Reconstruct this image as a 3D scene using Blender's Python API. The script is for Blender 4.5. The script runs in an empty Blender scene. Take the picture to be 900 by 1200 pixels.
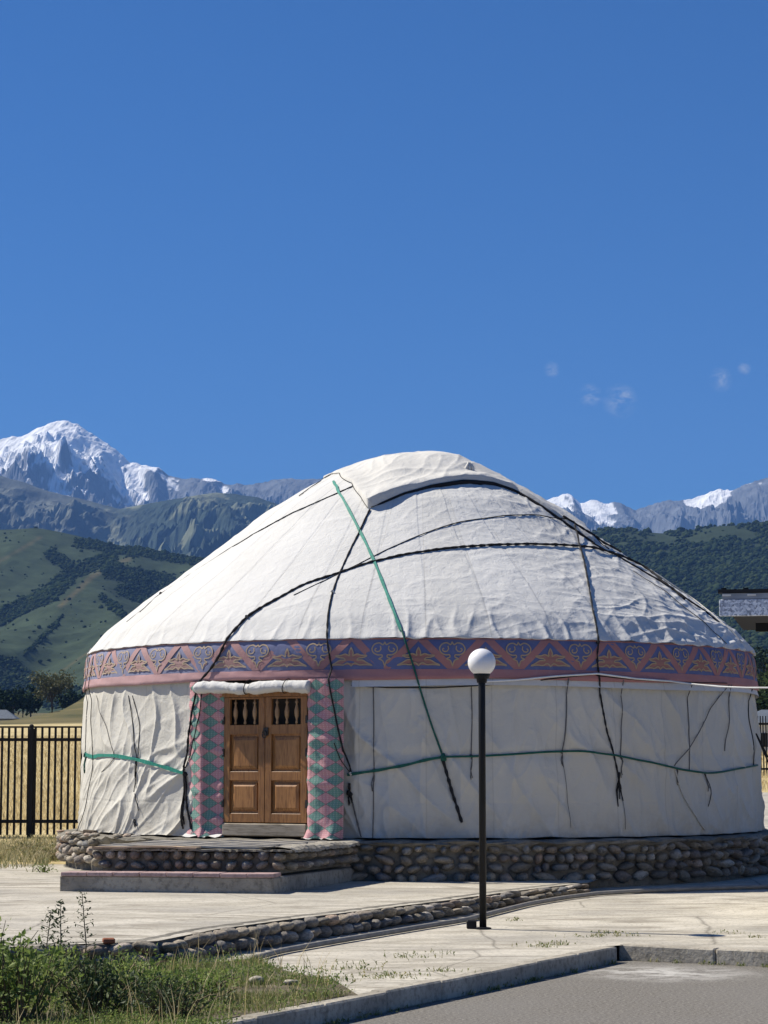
import bpy, bmesh, math, random
import numpy as np
from mathutils import Vector, Matrix
random.seed(7)
rng = np.random.default_rng(7)
scene = bpy.context.scene
col = scene.collection

# ------------------------------------------------------------------ camera, world, sun
EYE = 1.75
F = 2669.0
PITCH = math.atan((905 - 600) / F)
cam_d = bpy.data.cameras.new("camera")
cam_d.sensor_fit = 'HORIZONTAL'
cam_d.sensor_width = 36
cam_d.lens = 36 * F / 900
cam_d.clip_start = 0.1
cam_d.clip_end = 80000
cam = bpy.data.objects.new("camera", cam_d)
cam.location = (0, 0, EYE)
cam.rotation_euler = (math.radians(90) + PITCH, 0, 0)
col.objects.link(cam)
scene.camera = cam

SUN_AZ = math.radians(-72.0)          # clockwise from +Y
SUN_EL = math.radians(50.0)
scene.view_settings.view_transform = 'Standard'
scene.view_settings.look = 'None'
scene.view_settings.exposure = 0.58
scene.view_settings.gamma = 1.0

world = bpy.data.worlds.new("World")
scene.world = world
world.use_nodes = True
wn, wl = world.node_tree.nodes, world.node_tree.links
bg = wn['Background']
sky = wn.new('ShaderNodeTexSky')
sky.sky_type = 'NISHITA'
sky.sun_disc = False
sky.sun_elevation = SUN_EL
sky.sun_rotation = SUN_AZ
sky.altitude = 900
sky.air_density = 1.0
sky.dust_density = 0.3
sky.ozone_density = 4.0
bg.inputs['Strength'].default_value = 0.055
# a few thin cloud wisps, placed by direction in the sky
def pix_dir(px, py):
    dx, dy = (px - 450) / F, (600 - py) / F
    c, s = math.cos(PITCH), math.sin(PITCH)
    return Vector((dx, c - dy * s, s + dy * c)).normalized()
tc = wn.new('ShaderNodeTexCoord')
def wmath(op, a, b=None):
    n = wn.new('ShaderNodeMath'); n.operation = op
    for i, v in enumerate((a, b)):
        if v is None: continue
        if isinstance(v, (int, float)): n.inputs[i].default_value = v
        else: wl.new(v, n.inputs[i])
    return n.outputs[0]
mask = None
for px, py, rad in [(692, 463, 9), (727, 470, 13), (845, 445, 9), (647, 433, 6), (872, 432, 5), (690, 466, 5), (733, 464, 8)]:
    d = pix_dir(px, py)
    n = wn.new('ShaderNodeVectorMath'); n.operation = 'DISTANCE'
    wl.new(tc.outputs['Generated'], n.inputs[0]); n.inputs[1].default_value = d
    f = wmath('SUBTRACT', 1.0, wmath('DIVIDE', n.outputs['Value'], rad * 1.7 / F))
    mask = f if mask is None else wmath('MAXIMUM', mask, f)
cn = wn.new('ShaderNodeTexNoise')
cn.inputs['Scale'].default_value = 170; cn.inputs['Detail'].default_value = 6; cn.inputs['Roughness'].default_value = 0.65
cmp = wn.new('ShaderNodeMapping'); cmp.inputs['Scale'].default_value = (0.75, 0.75, 1.5); cmp.inputs['Rotation'].default_value = (0, 0.5, 0)
wl.new(tc.outputs['Generated'], cmp.inputs['Vector']); wl.new(cmp.outputs[0], cn.inputs['Vector'])
cn.inputs['Distortion'].default_value = 0.8
cl = wmath('MULTIPLY', wmath('MAXIMUM', mask, 0.0), wmath('MAXIMUM', wmath('SUBTRACT', cn.outputs['Fac'], 0.42), 0.0))
cl = wmath('MINIMUM', wmath('MULTIPLY', cl, 2.4), 0.4)
hs = wn.new('ShaderNodeHueSaturation')
hs.inputs['Saturation'].default_value = 1.05
tint = wn.new('ShaderNodeMix'); tint.data_type = 'RGBA'; tint.blend_type = 'MULTIPLY'
tint.inputs['Factor'].default_value = 1.0
tint.inputs[7].default_value = (0.39, 0.71, 1.10, 1)
wl.new(sky.outputs['Color'], tint.inputs[6])
wl.new(tint.outputs[2], hs.inputs['Color'])
wm = wn.new('ShaderNodeMix'); wm.data_type = 'RGBA'
wl.new(cl, wm.inputs['Factor'])
wl.new(hs.outputs['Color'], wm.inputs[6])
wm.inputs[7].default_value = (8.0, 8.3, 8.8, 1)
wl.new(wm.outputs[2], bg.inputs['Color'])

sun_d = bpy.data.lights.new("sun", 'SUN')
sun_d.energy = 5.0
sun_d.angle = math.radians(0.5)
sun_d.color = (1.0, 0.935, 0.82)
sun = bpy.data.objects.new("sun", sun_d)
S = Vector((math.sin(SUN_AZ) * math.cos(SUN_EL), math.cos(SUN_AZ) * math.cos(SUN_EL), math.sin(SUN_EL)))
sun.rotation_euler = S.to_track_quat('Z', 'Y').to_euler()
sun.location = (-60, 20, 80)
col.objects.link(sun)

# ------------------------------------------------------------------ helpers
WLOC = {}
def tag(o, label=None, cat=None, group=None, kind=None):
    if label: o['label'] = label
    if cat: o['category'] = cat
    if group: o['group'] = group
    if kind: o['kind'] = kind
    return o
def thing(name, loc, label, cat, group=None):
    o = bpy.data.objects.new(name, None)
    o.location = loc; col.objects.link(o)
    o.empty_display_size = 0.2
    WLOC[o] = Vector(loc)
    return tag(o, label, cat, group)
def link(name, me, m, parent=None, loc=None):
    o = bpy.data.objects.new(name, me); col.objects.link(o)
    if m is not None and len(me.materials) == 0:
        for x in (m if isinstance(m, (list, tuple)) else [m]): me.materials.append(x)
    if parent is not None: o.parent = parent
    base = WLOC.get(parent, Vector((0, 0, 0)))
    if loc is not None:
        o.location = Vector(loc) - base
        WLOC[o] = Vector(loc)
    else:
        WLOC[o] = base.copy()
    return o
def mesh_np(name, V, Fc, smooth=True, uv=None, colr=None, midx=None):
    V = np.asarray(V, dtype=np.float32); Fc = np.asarray(Fc, dtype=np.int32)
    me = bpy.data.meshes.new(name)
    n = Fc.shape[1]
    me.vertices.add(len(V)); me.vertices.foreach_set('co', V.ravel())
    me.loops.add(Fc.size); me.loops.foreach_set('vertex_index', Fc.ravel())
    me.polygons.add(len(Fc))
    me.polygons.foreach_set('loop_start', np.arange(len(Fc), dtype=np.int32) * n)
    me.polygons.foreach_set('loop_total', np.full(len(Fc), n, dtype=np.int32))
    me.polygons.foreach_set('use_smooth', np.full(len(Fc), smooth, dtype=bool))
    if midx is not None: me.polygons.foreach_set('material_index', np.asarray(midx, dtype=np.int32))
    me.update(calc_edges=True)
    if uv is not None:
        l = me.uv_layers.new(name='UVMap')
        l.data.foreach_set('uv', np.asarray(uv, dtype=np.float32)[Fc.ravel()].ravel())
    if colr is not None:
        a = me.color_attributes.new(name='col', type='FLOAT_COLOR', domain='POINT')
        c = np.ones((len(V), 4), dtype=np.float32); c[:, :3] = colr
        a.data.foreach_set('color', c.ravel())
    return me
def mk(name, V, Fc, m, parent=None, **kw):
    base = WLOC.get(parent, Vector((0, 0, 0)))
    me = mesh_np(name, np.asarray(V, dtype=float) - np.array(base), Fc, **kw)
    return link(name, me, m, parent)
def grid_faces(nu, nv):
    i = np.arange(nu - 1)[:, None]; j = np.arange(nv - 1)[None, :]
    a = i * nv + j
    return np.stack([a, a + nv, a + nv + 1, a + 1], -1).reshape(-1, 4)

class MB:
    def __init__(s): s.v = []; s.f = []; s.mi = []
    def add(s, V, Fs, mi=0):
        b = len(s.v); s.v += [tuple(p) for p in V]
        for q in Fs: s.f.append(tuple(b + i for i in q)); s.mi.append(mi)
    def box(s, c, size, ax=None, mi=0, bevel=0.0):
        c = Vector(c); hx, hy, hz = [k / 2 for k in size]
        X, Y, Z = ax if ax else (Vector((1, 0, 0)), Vector((0, 1, 0)), Vector((0, 0, 1)))
        if bevel <= 0:
            P = [c + X * sx * hx + Y * sy * hy + Z * sz * hz for sz in (-1, 1) for sx, sy in ((-1, -1), (1, -1), (1, 1), (-1, 1))]
            s.add(P, [(3, 2, 1, 0), (4, 5, 6, 7), (0, 1, 5, 4), (1, 2, 6, 5), (2, 3, 7, 6), (3, 0, 4, 7)], mi)
        else:
            bm = bmesh.new(); bmesh.ops.create_cube(bm, size=1)
            for v in bm.verts: v.co = Vector((v.co.x * 2 * hx, v.co.y * 2 * hy, v.co.z * 2 * hz))
            bmesh.ops.bevel(bm, geom=bm.edges[:], offset=bevel, segments=1, affect='EDGES', profile=0.5)
            bm.verts.index_update()
            s.add([c + X * v.co.x + Y * v.co.y + Z * v.co.z for v in bm.verts], [[v.index for v in f.verts] for f in bm.faces], mi)
            bm.free()
    def tube(s, pts, r, n=8, mi=0, up=Vector((0, 0, 1))):
        pts = [Vector(p) for p in pts]; m = len(pts)
        rr = r if isinstance(r, (list, tuple)) else [r] * m
        V = []
        for i, p in enumerate(pts):
            t = (pts[min(i + 1, m - 1)] - pts[max(i - 1, 0)])
            if t.length < 1e-9: t = Vector((0, 0, 1))
            t.normalize()
            a = t.cross(up)
            if a.length < 0.05: a = t.cross(Vector((1, 0, 0)))
            a.normalize(); b = a.cross(t)
            for k in range(n):
                w = 2 * math.pi * k / n
                V.append(p + (a * math.cos(w) + b * math.sin(w)) * rr[i])
        Fs = []
        for i in range(m - 1):
            for k in range(n):
                k2 = (k + 1) % n
                Fs.append((i * n + k, i * n + k2, (i + 1) * n + k2, (i + 1) * n + k))
        Fs.append(tuple(range(n))[::-1]); Fs.append(tuple((m - 1) * n + k for k in range(n)))
        s.add(V, Fs, mi)
    def lathe(s, prof, c, n=24, mi=0):
        c = Vector(c); V = []; Fs = []
        for r, z in prof:
            for k in range(n):
                w = 2 * math.pi * k / n
                V.append(c + Vector((r * math.cos(w), r * math.sin(w), z)))
        for i in range(len(prof) - 1):
            for k in range(n):
                k2 = (k + 1) % n
                Fs.append((i * n + k, i * n + k2, (i + 1) * n + k2, (i + 1) * n + k))
        Fs.append(tuple(range(n))[::-1]); Fs.append(tuple((len(prof) - 1) * n + k for k in range(n)))
        s.add(V, Fs, mi)
    def ball(s, c, r, sub=2, jit=0.0, mi=0, sc=(1, 1, 1)):
        bm = bmesh.new(); bmesh.ops.create_icosphere(bm, subdivisions=sub, radius=1)
        bm.verts.index_update()
        V = [Vector(c) + Vector((v.co.x * sc[0], v.co.y * sc[1], v.co.z * sc[2])) * r * (1 + random.uniform(-jit, jit)) for v in bm.verts]
        s.add(V, [[v.index for v in f.verts] for f in bm.faces], mi); bm.free()
    def build(s, name, m, parent=None, smooth=False, loc=None):
        base = Vector((0, 0, 0)) if loc is not None else WLOC.get(parent, Vector((0, 0, 0)))
        me = bpy.data.meshes.new(name)
        me.from_pydata([tuple(Vector(p) - base) for p in s.v], [], s.f)
        if smooth: me.polygons.foreach_set('use_smooth', [True] * len(me.polygons))
        if any(s.mi): me.polygons.foreach_set('material_index', s.mi)
        me.update()
        return link(name, me, m, parent, loc)

# ---- numpy noise
def _h(ix, iy, seed):
    n = (ix.astype(np.int64) * 374761393 + iy.astype(np.int64) * 668265263 + seed * 974634777) & 0x7fffffff
    n = ((n ^ (n >> 13)) * 1274126177) & 0x7fffffff
    n = n ^ (n >> 16)
    return n
def perlin(x, y, seed=0):
    x = np.asarray(x, float); y = np.asarray(y, float)
    ix = np.floor(x); iy = np.floor(y); fx = x - ix; fy = y - iy
    u = fx * fx * fx * (fx * (fx * 6 - 15) + 10); v = fy * fy * fy * (fy * (fy * 6 - 15) + 10)
    def g(dx, dy):
        a = (_h(ix + dx, iy + dy, seed) % 3600) * (2 * math.pi / 3600)
        return np.cos(a) * (fx - dx) + np.sin(a) * (fy - dy)
    a = g(0, 0); b = g(1, 0); c = g(0, 1); d = g(1, 1)
    return ((a + (b - a) * u) + ((c + (d - c) * u) - (a + (b - a) * u)) * v) * 1.5
def fbm(x, y, o=4, seed=0, gain=0.5):
    s = 0; a = 1.0; t = 0
    for k in range(o):
        s = s + a * perlin(x * 2 ** k, y * 2 ** k, seed + k * 17); t += a; a *= gain
    return s / t
def ridged(x, y, o=4, seed=0, gain=0.5):
    s = 0; a = 1.0; t = 0
    for k in range(o):
        s = s + a * (1 - np.abs(perlin(x * 2 ** k, y * 2 ** k, seed + k * 17)) * 1.6); t += a; a *= gain
    return s / t
def sstep(a, b, x):
    t = np.clip((x - a) / (b - a), 0, 1); return t * t * (3 - 2 * t)

# ---- the photograph's rays
def ray(px, py):
    dx, dy = (px - 450) / F, (600 - py) / F
    c, s = math.cos(PITCH), math.sin(PITCH)
    return np.array([dx, c - dy * s, s + dy * c])
def at_y(px, py, Y):
    r = ray(px, py); t = Y / r[1]
    return Vector((r[0] * t, Y, EYE + r[2] * t))
def on_plane(px, py, z0, sl=0.0, y0=0.0):     # z = z0 + sl*(y-y0)
    r = ray(px, py); t = (z0 - sl * y0 - EYE) / (r[2] - sl * r[1])
    return Vector((r[0] * t, r[1] * t, EYE + r[2] * t))

# ---- materials
class NM:
    def __init__(s, name, rough=0.85, spec=0.3):
        s.m = bpy.data.materials.new(name); s.m.use_nodes = True
        s.n = s.m.node_tree.nodes; s.l = s.m.node_tree.links
        s.b = s.n['Principled BSDF']
        s.b.inputs['Roughness'].default_value = rough
        s.b.inputs['Specular IOR Level'].default_value = spec
        s.tc = s.n.new('ShaderNodeTexCoord')
    def co(s, kind='Object', scale=(1, 1, 1), rot=(0, 0, 0)):
        mp = s.n.new('ShaderNodeMapping'); mp.inputs['Scale'].default_value = scale; mp.inputs['Rotation'].default_value = rot
        s.l.new(s.tc.outputs[kind], mp.inputs['Vector']); return mp.outputs[0]
    def geo(s, scale=(1, 1, 1)):
        g = s.n.new('ShaderNodeNewGeometry')
        mp = s.n.new('ShaderNodeMapping'); mp.inputs['Scale'].default_value = scale
        s.l.new(g.outputs['Position'], mp.inputs['Vector']); return mp.outputs[0]
    def noise(s, vec, scale, detail=4, rough=0.55, dist=0.0):
        n = s.n.new('ShaderNodeTexNoise'); n.inputs['Scale'].default_value = scale
        n.inputs['Detail'].default_value = detail; n.inputs['Roughness'].default_value = rough; n.inputs['Distortion'].default_value = dist
        s.l.new(vec, n.inputs['Vector']); return n.outputs['Fac']
    def voro(s, vec, scale, feat='F1', out='Distance'):
        n = s.n.new('ShaderNodeTexVoronoi'); n.feature = feat; n.inputs['Scale'].default_value = scale
        s.l.new(vec, n.inputs['Vector']); return n.outputs[out]
    def put(s, v, sock):
        if isinstance(v, (int, float)): sock.default_value = v
        elif isinstance(v, tuple): sock.default_value = v if len(v) == 4 else (*v, 1)
        else: s.l.new(v, sock)
    def math(s, op, a, b=0.0, c=None):
        n = s.n.new('ShaderNodeMath'); n.operation = op
        s.put(a, n.inputs[0]); s.put(b, n.inputs[1])
        if c is not None: s.put(c, n.inputs[2])
        return n.outputs[0]
    def ramp(s, fac, stops):
        n = s.n.new('ShaderNodeValToRGB'); s.l.new(fac, n.inputs[0])
        e = n.color_ramp.elements
        while len(e) < len(stops): e.new(0.5)
        for k, (p, c) in enumerate(stops):
            e[k].position = p; e[k].color = (c, c, c, 1) if isinstance(c, (int, float)) else (*c, 1)
        return n.outputs[0]
    def mix(s, fac, a, b, mode='MIX'):
        n = s.n.new('ShaderNodeMix'); n.data_type = 'RGBA'; n.blend_type = mode
        s.put(fac, n.inputs['Factor']); s.put(a, n.inputs[6]); s.put(b, n.inputs[7]); return n.outputs[2]
    def rand(s):
        return s.n.new('ShaderNodeObjectInfo').outputs['Random']
    def attr(s, name='col'):
        n = s.n.new('ShaderNodeAttribute'); n.attribute_name = name; return n.outputs['Color']
    def sep(s, vec):
        n = s.n.new('ShaderNodeSeparateXYZ'); s.l.new(vec, n.inputs[0]); return n.outputs
    def color(s, c): s.put(c, s.b.inputs['Base Color']); return s
    def rough(s, c): s.put(c, s.b.inputs['Roughness']); return s
    def bump(s, h, strength=0.5, dist=0.02):
        n = s.n.new('ShaderNodeBump'); n.inputs['Strength'].default_value = strength; n.inputs['Distance'].default_value = dist
        s.l.new(h, n.inputs['Height'])
        if s.b.inputs['Normal'].is_linked: s.l.new(s.b.inputs['Normal'].links[0].from_socket, n.inputs['Normal'])
        s.l.new(n.outputs[0], s.b.inputs['Normal']); return s

M = {}
def simple(name, c, rough=0.8, spec=0.3, var=0.15, nscale=6.0, bump=0.0, bscale=40, bdist=0.01, metallic=0.0):
    k = NM(name, rough, spec); v = k.co()
    n = k.noise(v, nscale, 5)
    k.color(k.ramp(n, [(0.3, tuple(x * (1 - var) for x in c)), (0.7, tuple(min(1, x * (1 + var)) for x in c))]))
    if bump: k.bump(k.noise(v, bscale, 4), bump, bdist)
    k.b.inputs['Metallic'].default_value = metallic
    M[name] = k.m; return k.m

def make_materials():
    # white canvas
    for nm, base in (('canvas', (0.615, 0.61, 0.59)), ('canvas_wall', (0.58, 0.562, 0.508)), ('canvas_crown', (0.60, 0.585, 0.545))):
        k = NM(nm, 0.9, 0.15); v = k.co()
        st = k.noise(v, 0.9, 6, 0.6)
        c = k.ramp(st, [(0.30, tuple(x * 0.90 for x in base)), (0.6, base)])
        st2 = k.noise(k.co('Object', (1, 1, 0.25)), 3.5, 5, 0.7)
        c = k.mix(k.ramp(st2, [(0.60, 0.0), (0.78, 0.35)]), c, tuple(x * y for x, y in zip(base, (0.80, 0.77, 0.70))))
        if nm != 'canvas_crown':                              # sewn strips, each weathered a little differently
            o = k.sep(k.co())
            g = k.math('ADD', k.math('MULTIPLY', k.math('ARCTAN2', o[0], k.math('MULTIPLY', o[1], -1.0)), 36.36 / 6.2832), 50.0)
            wn_ = k.n.new('ShaderNodeTexWhiteNoise'); wn_.noise_dimensions = '1D'; k.l.new(k.math('FLOOR', g), wn_.inputs['W'])
            c = k.mix(k.math('MULTIPLY', wn_.outputs['Value'], 0.5), c, tuple(x * y for x, y in zip(base, (0.84, 0.83, 0.80))))
            fr = k.math('ABSOLUTE', k.math('SUBTRACT', k.math('FRACT', g), 0.5))
            c = k.mix(k.ramp(fr, [(0.488, 0.0), (0.496, 0.4)]), c, (0.36, 0.34, 0.30))
        if nm == 'canvas_wall':                         # splashed dirt near the hem
            z = k.sep(k.co())[2]
            d = k.math('MULTIPLY', k.ramp(z, [(0.0, 1.0), (0.5, 0.0)]), k.ramp(k.noise(v, 4, 7, 0.75), [(0.38, 0.0), (0.62, 0.75)]))
            c = k.mix(d, c, (0.42, 0.38, 0.31))
        k.color(c)
        w = k.noise(k.co('Object', (1, 1, 1)), 7, 6, 0.6, 0.6)
        k.bump(w, 0.5, 0.035)
        k.bump(k.noise(v, 160, 2), 0.08, 0.004)
        M[nm] = k.m
    simple('rope_dark', (0.022, 0.021, 0.022), 0.9, 0.2, 0.4, 60, 0.6, 140, 0.006)
    simple('rope_grey', (0.13, 0.125, 0.12), 0.9, 0.2, 0.3, 60, 0.6, 140, 0.006)
    simple('rope_pale', (0.55, 0.53, 0.48), 0.9, 0.2, 0.2, 60, 0.5, 140, 0.006)
    simple('strap_green', (0.02, 0.20, 0.15), 0.6, 0.3, 0.3, 25)
    simple('strap_green_dark', (0.01, 0.09, 0.065), 0.6, 0.3, 0.3, 25)
    simple('cable_white', (0.75, 0.74, 0.70), 0.5)
    def print_mat(nm, c):
        k = NM(nm, 0.85, 0.15); v = k.co()
        n = k.noise(v, 1.3, 5, 0.6)
        c1 = k.ramp(n, [(0.35, tuple(x * 0.85 for x in c)), (0.7, c)])
        f = k.noise(v, 9, 5, 0.7)
        c2 = k.mix(k.ramp(f, [(0.52, 0.0), (0.8, 0.35)]), c1, tuple(x * 0.6 + 0.18 for x in c))
        o = k.sep(k.co()); an = k.math('ARCTAN2', o[0], k.math('MULTIPLY', o[1], -1.0))
        fd = k.math('ADD', an, k.math('MULTIPLY', k.math('SUBTRACT', f, 0.5), 0.5))      # dye paler round the left flank
        c2 = k.mix(k.ramp(k.math('MULTIPLY_ADD', fd, -0.5, 0.0), [(0.02, 0.0), (0.38, 0.30)]), c2, (0.44, 0.42, 0.43))
        k.color(c2); k.bump(k.noise(v, 9, 5), 0.3, 0.02); M[nm] = k.m
    print_mat('print_blue', (0.125, 0.15, 0.30))
    print_mat('print_red', (0.40, 0.19, 0.18))
    print_mat('print_tan', (0.45, 0.33, 0.20))
    print_mat('print_rust', (0.36, 0.18, 0.155))
    print_mat('print_pink', (0.41, 0.20, 0.20))
    # diamond cloth of the door jambs
    k = NM('diamond_cloth', 0.8, 0.2)
    sx = k.sep(k.co('UV'))
    a = k.math('ADD', k.math('DIVIDE', sx[0], 0.265), k.math('DIVIDE', sx[1], 0.150))
    b = k.math('SUBTRACT', k.math('DIVIDE', sx[0], 0.265), k.math('DIVIDE', sx[1], 0.150))
    b = k.math('ADD', b, 40.0); a = k.math('ADD', a, 40.0)
    par = k.math('MODULO', k.math('ADD', k.math('FLOOR', a), k.math('FLOOR', b)), 2.0)
    fa = k.math('ABSOLUTE', k.math('SUBTRACT', k.math('FRACT', a), 0.5)); fb = k.math('ABSOLUTE', k.math('SUBTRACT', k.math('FRACT', b), 0.5))
    rad = k.math('MAXIMUM', fa, fb)
    line = k.math('SINE', k.math('MULTIPLY', rad, 62.0))
    pet = k.math('MULTIPLY', k.math('SINE', k.math('MULTIPLY', a, 18.85)), k.math('SINE', k.math('MULTIPLY', b, 18.85)))
    ln = k.math('GREATER_THAN', k.math('ADD', k.math('MULTIPLY', line, 0.6), pet), 0.55)
    teal = k.mix(k.math('MULTIPLY', ln, 0.75), (0.12, 0.24, 0.205), (0.32, 0.39, 0.35))
    pink = k.mix(k.math('MULTIPLY', ln, 0.75), (0.46, 0.235, 0.255), (0.56, 0.42, 0.40))
    edge = k.math('GREATER_THAN', rad, 0.465)
    c = k.mix(par, teal, pink)
    c = k.mix(k.math('MULTIPLY', edge, 0.5), c, (0.22, 0.07, 0.10))
    k.color(c); k.bump(k.noise(k.co(), 8, 5, 0.6, 0.5), 0.5, 0.03); M['diamond_cloth'] = k.m
    # varnished wood
    def wood(nm, dark, light, sc=(9, 9, 0.8), rough=0.45, spec=0.4):
        k = NM(nm, rough, spec); v = k.co('Object', sc)
        g = k.noise(v, 4.5, 7, 0.6, 0.8)
        c = k.ramp(g, [(0.3, dark), (0.55, light), (0.75, tuple(x * 0.75 for x in light))])
        big = k.noise(k.co(), 2.2, 4)
        c = k.mix(k.ramp(big, [(0.4, 0.0), (0.75, 0.55)]), c, tuple(x * 0.55 for x in dark))
        k.color(c); k.bump(g, 0.25, 0.006); M[nm] = k.m
    wood('door_wood', (0.14, 0.056, 0.016), (0.35, 0.165, 0.054))
    wood('door_panel_wood', (0.16, 0.066, 0.018), (0.43, 0.205, 0.068))
    wood('turned_wood', (0.22, 0.12, 0.05), (0.42, 0.26, 0.13))
    wood('sill_wood', (0.16, 0.135, 0.10), (0.38, 0.33, 0.26), (0.8, 0.8, 9), 0.85, 0.2)
    wood('deck_wood', (0.20, 0.185, 0.16), (0.44, 0.41, 0.36), (0.9, 9, 9), 0.9, 0.2)
    wood('lino_edge', (0.30, 0.20, 0.12), (0.52, 0.40, 0.27), (1, 6, 6), 0.8, 0.2)
    # stones
    k = NM('river_stone', 0.8, 0.3); v = k.co(); r = k.rand()
    c = k.ramp(r, [(0.0, (0.15, 0.135, 0.11)), (0.18, (0.36, 0.31, 0.235)), (0.36, (0.23, 0.215, 0.195)), (0.52, (0.45, 0.385, 0.285)), (0.66, (0.28, 0.22, 0.17)), (0.78, (0.18, 0.185, 0.19)), (0.88, (0.58, 0.53, 0.45)), (1.0, (0.42, 0.28, 0.19))])
    n = k.noise(v, 2.2, 6, 0.65)
    c = k.mix(k.ramp(n, [(0.38, 0.6), (0.55, 0.0)]), c, (0.10, 0.09, 0.08))
    c = k.mix(k.ramp(k.noise(v, 6, 4), [(0.55, 0.0), (0.75, 0.5)]), c, (0.46, 0.43, 0.37))
    k.color(c); k.bump(n, 0.5, 0.12); k.bump(k.noise(v, 14, 4), 0.3, 0.04); M['river_stone'] = k.m
    # mortar and concrete
    def conc(nm, a, b, sc=1.0, bump=0.5, dark=(0.09, 0.085, 0.075)):
        k = NM(nm, 0.92, 0.2); v = k.geo()
        n1 = k.noise(v, 0.7 * sc, 7, 0.65); n2 = k.noise(v, 9 * sc, 6, 0.7)
        c = k.ramp(n1, [(0.32, a), (0.62, b)])
        c = k.mix(k.ramp(n2, [(0.36, 0.7), (0.52, 0.0)]), c, tuple(x * 0.62 for x in a))
        k.color(c); k.bump(n2, bump, 0.03); k.bump(k.noise(v, 60, 3), 0.3, 0.01); M[nm] = k.m
    conc('mortar', (0.13, 0.12, 0.098), (0.26, 0.24, 0.20))
    conc('step_concrete', (0.24, 0.215, 0.175), (0.40, 0.37, 0.31), 1.5, 0.7)
    conc('kerb_concrete', (0.27, 0.243, 0.195), (0.45, 0.41, 0.335), 2.0, 0.45)
    conc('pink_tile', (0.34, 0.235, 0.225), (0.44, 0.32, 0.30), 2.0, 0.3)
    # pavement: pale, streaked, cracked screed
    k = NM('pavement', 0.92, 0.2); v = k.geo()
    streak = k.noise(k.geo((0.6, 1.7, 1)), 1.1, 9, 0.68, 1.6)
    c = k.ramp(streak, [(0.34, (0.25, 0.222, 0.178)), (0.47, (0.42, 0.385, 0.315)), (0.60, (0.54, 0.50, 0.42))])
    blot = k.noise(v, 0.55, 6, 0.6)
    c = k.mix(k.ramp(blot, [(0.33, 0.75), (0.52, 0.0)]), c, (0.30, 0.28, 0.245))
    fine = k.noise(v, 26, 6, 0.7)
    c = k.mix(k.ramp(fine, [(0.34, 0.8), (0.48, 0.0)]), c, (0.20, 0.185, 0.155))
    wv = k.n.new('ShaderNodeMix'); wv.data_type = 'VECTOR'; wv.inputs['Factor'].default_value = 0.12
    nz = k.n.new('ShaderNodeTexNoise'); nz.inputs['Scale'].default_value = 1.4; nz.inputs['Detail'].default_value = 5; k.l.new(v, nz.inputs['Vector'])
    k.l.new(v, wv.inputs[4]); k.l.new(nz.outputs['Color'], wv.inputs[5])
    cr = k.voro(wv.outputs[1], 0.36, 'DISTANCE_TO_EDGE')
    crk = k.ramp(cr, [(0.0, 1.0), (0.006, 0.0)])
    c = k.mix(k.math('MULTIPLY', crk, 0.6), c, (0.10, 0.09, 0.075))
    k.color(c); k.bump(streak, 0.25, 0.05); k.bump(fine, 0.35, 0.012); k.bump(crk, -0.4, 0.02); M['pavement'] = k.m
    # asphalt
    k = NM('asphalt', 0.92, 0.25); v = k.geo()
    g = k.noise(v, 38, 5, 0.8); big = k.noise(v, 0.8, 6, 0.6)
    c = k.ramp(g, [(0.34, (0.055, 0.05, 0.042)), (0.50, (0.165, 0.152, 0.132)), (0.66, (0.35, 0.325, 0.28))])
    c = k.mix(k.ramp(big, [(0.4, 0.0), (0.65, 0.35)]), c, (0.20, 0.19, 0.175))
    # lime bloom in the corner of the bay
    p = k.sep(v)
    dx = k.math('DIVIDE', k.math('SUBTRACT', p[0], 2.45), 0.95); dy = k.math('DIVIDE', k.math('SUBTRACT', p[1], 20.3), 1.0)
    rr = k.math('SQRT', k.math('ADD', k.math('MULTIPLY', dx, dx), k.math('MULTIPLY', dy, dy)))
    bl = k.math('MULTIPLY', k.ramp(rr, [(0.2, 1.0), (1.0, 0.0)]), k.ramp(k.noise(v, 3.0, 8, 0.75), [(0.42, 0.0), (0.56, 0.95)]))
    c = k.mix(bl, c, (0.50, 0.48, 0.44))
    k.color(c); k.bump(g, 0.8, 0.012); M['asphalt'] = k.m
    # earth
    k = NM('soil', 0.95, 0.1); v = k.geo()
    c = k.ramp(k.noise(v, 4, 7, 0.65), [(0.3, (0.07, 0.06, 0.04)), (0.6, (0.17, 0.145, 0.10)), (0.75, (0.27, 0.24, 0.18))])
    k.color(c); k.bump(k.noise(v, 22, 5), 0.7, 0.03); M['soil'] = k.m
    # the wide ground: straw field, grey-green further off
    k = NM('dry_field', 0.95, 0.1); v = k.geo()
    y = k.sep(v)[1]
    n = k.noise(k.geo((0.4, 0.07, 1)), 1.0, 7, 0.65)
    straw = k.ramp(n, [(0.3, (0.36, 0.285, 0.14)), (0.55, (0.50, 0.405, 0.21)), (0.75, (0.58, 0.48, 0.27))])
    scrub = k.ramp(k.noise(k.geo((0.02, 0.02, 1)), 1.0, 7, 0.7), [(0.35, (0.06, 0.065, 0.03)), (0.6, (0.15, 0.125, 0.06))])
    f = k.ramp(k.math('ADD', k.math('DIVIDE', y, 700.0), k.math('MULTIPLY', k.noise(k.geo((0.03, 0.03, 1)), 1.0, 4), 0.06)), [(0.47, 0.0), (0.50, 1.0)])
    k.color(k.mix(f, straw, scrub)); k.bump(k.noise(v, 6, 5), 0.6, 0.08); M['dry_field'] = k.m
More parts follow.
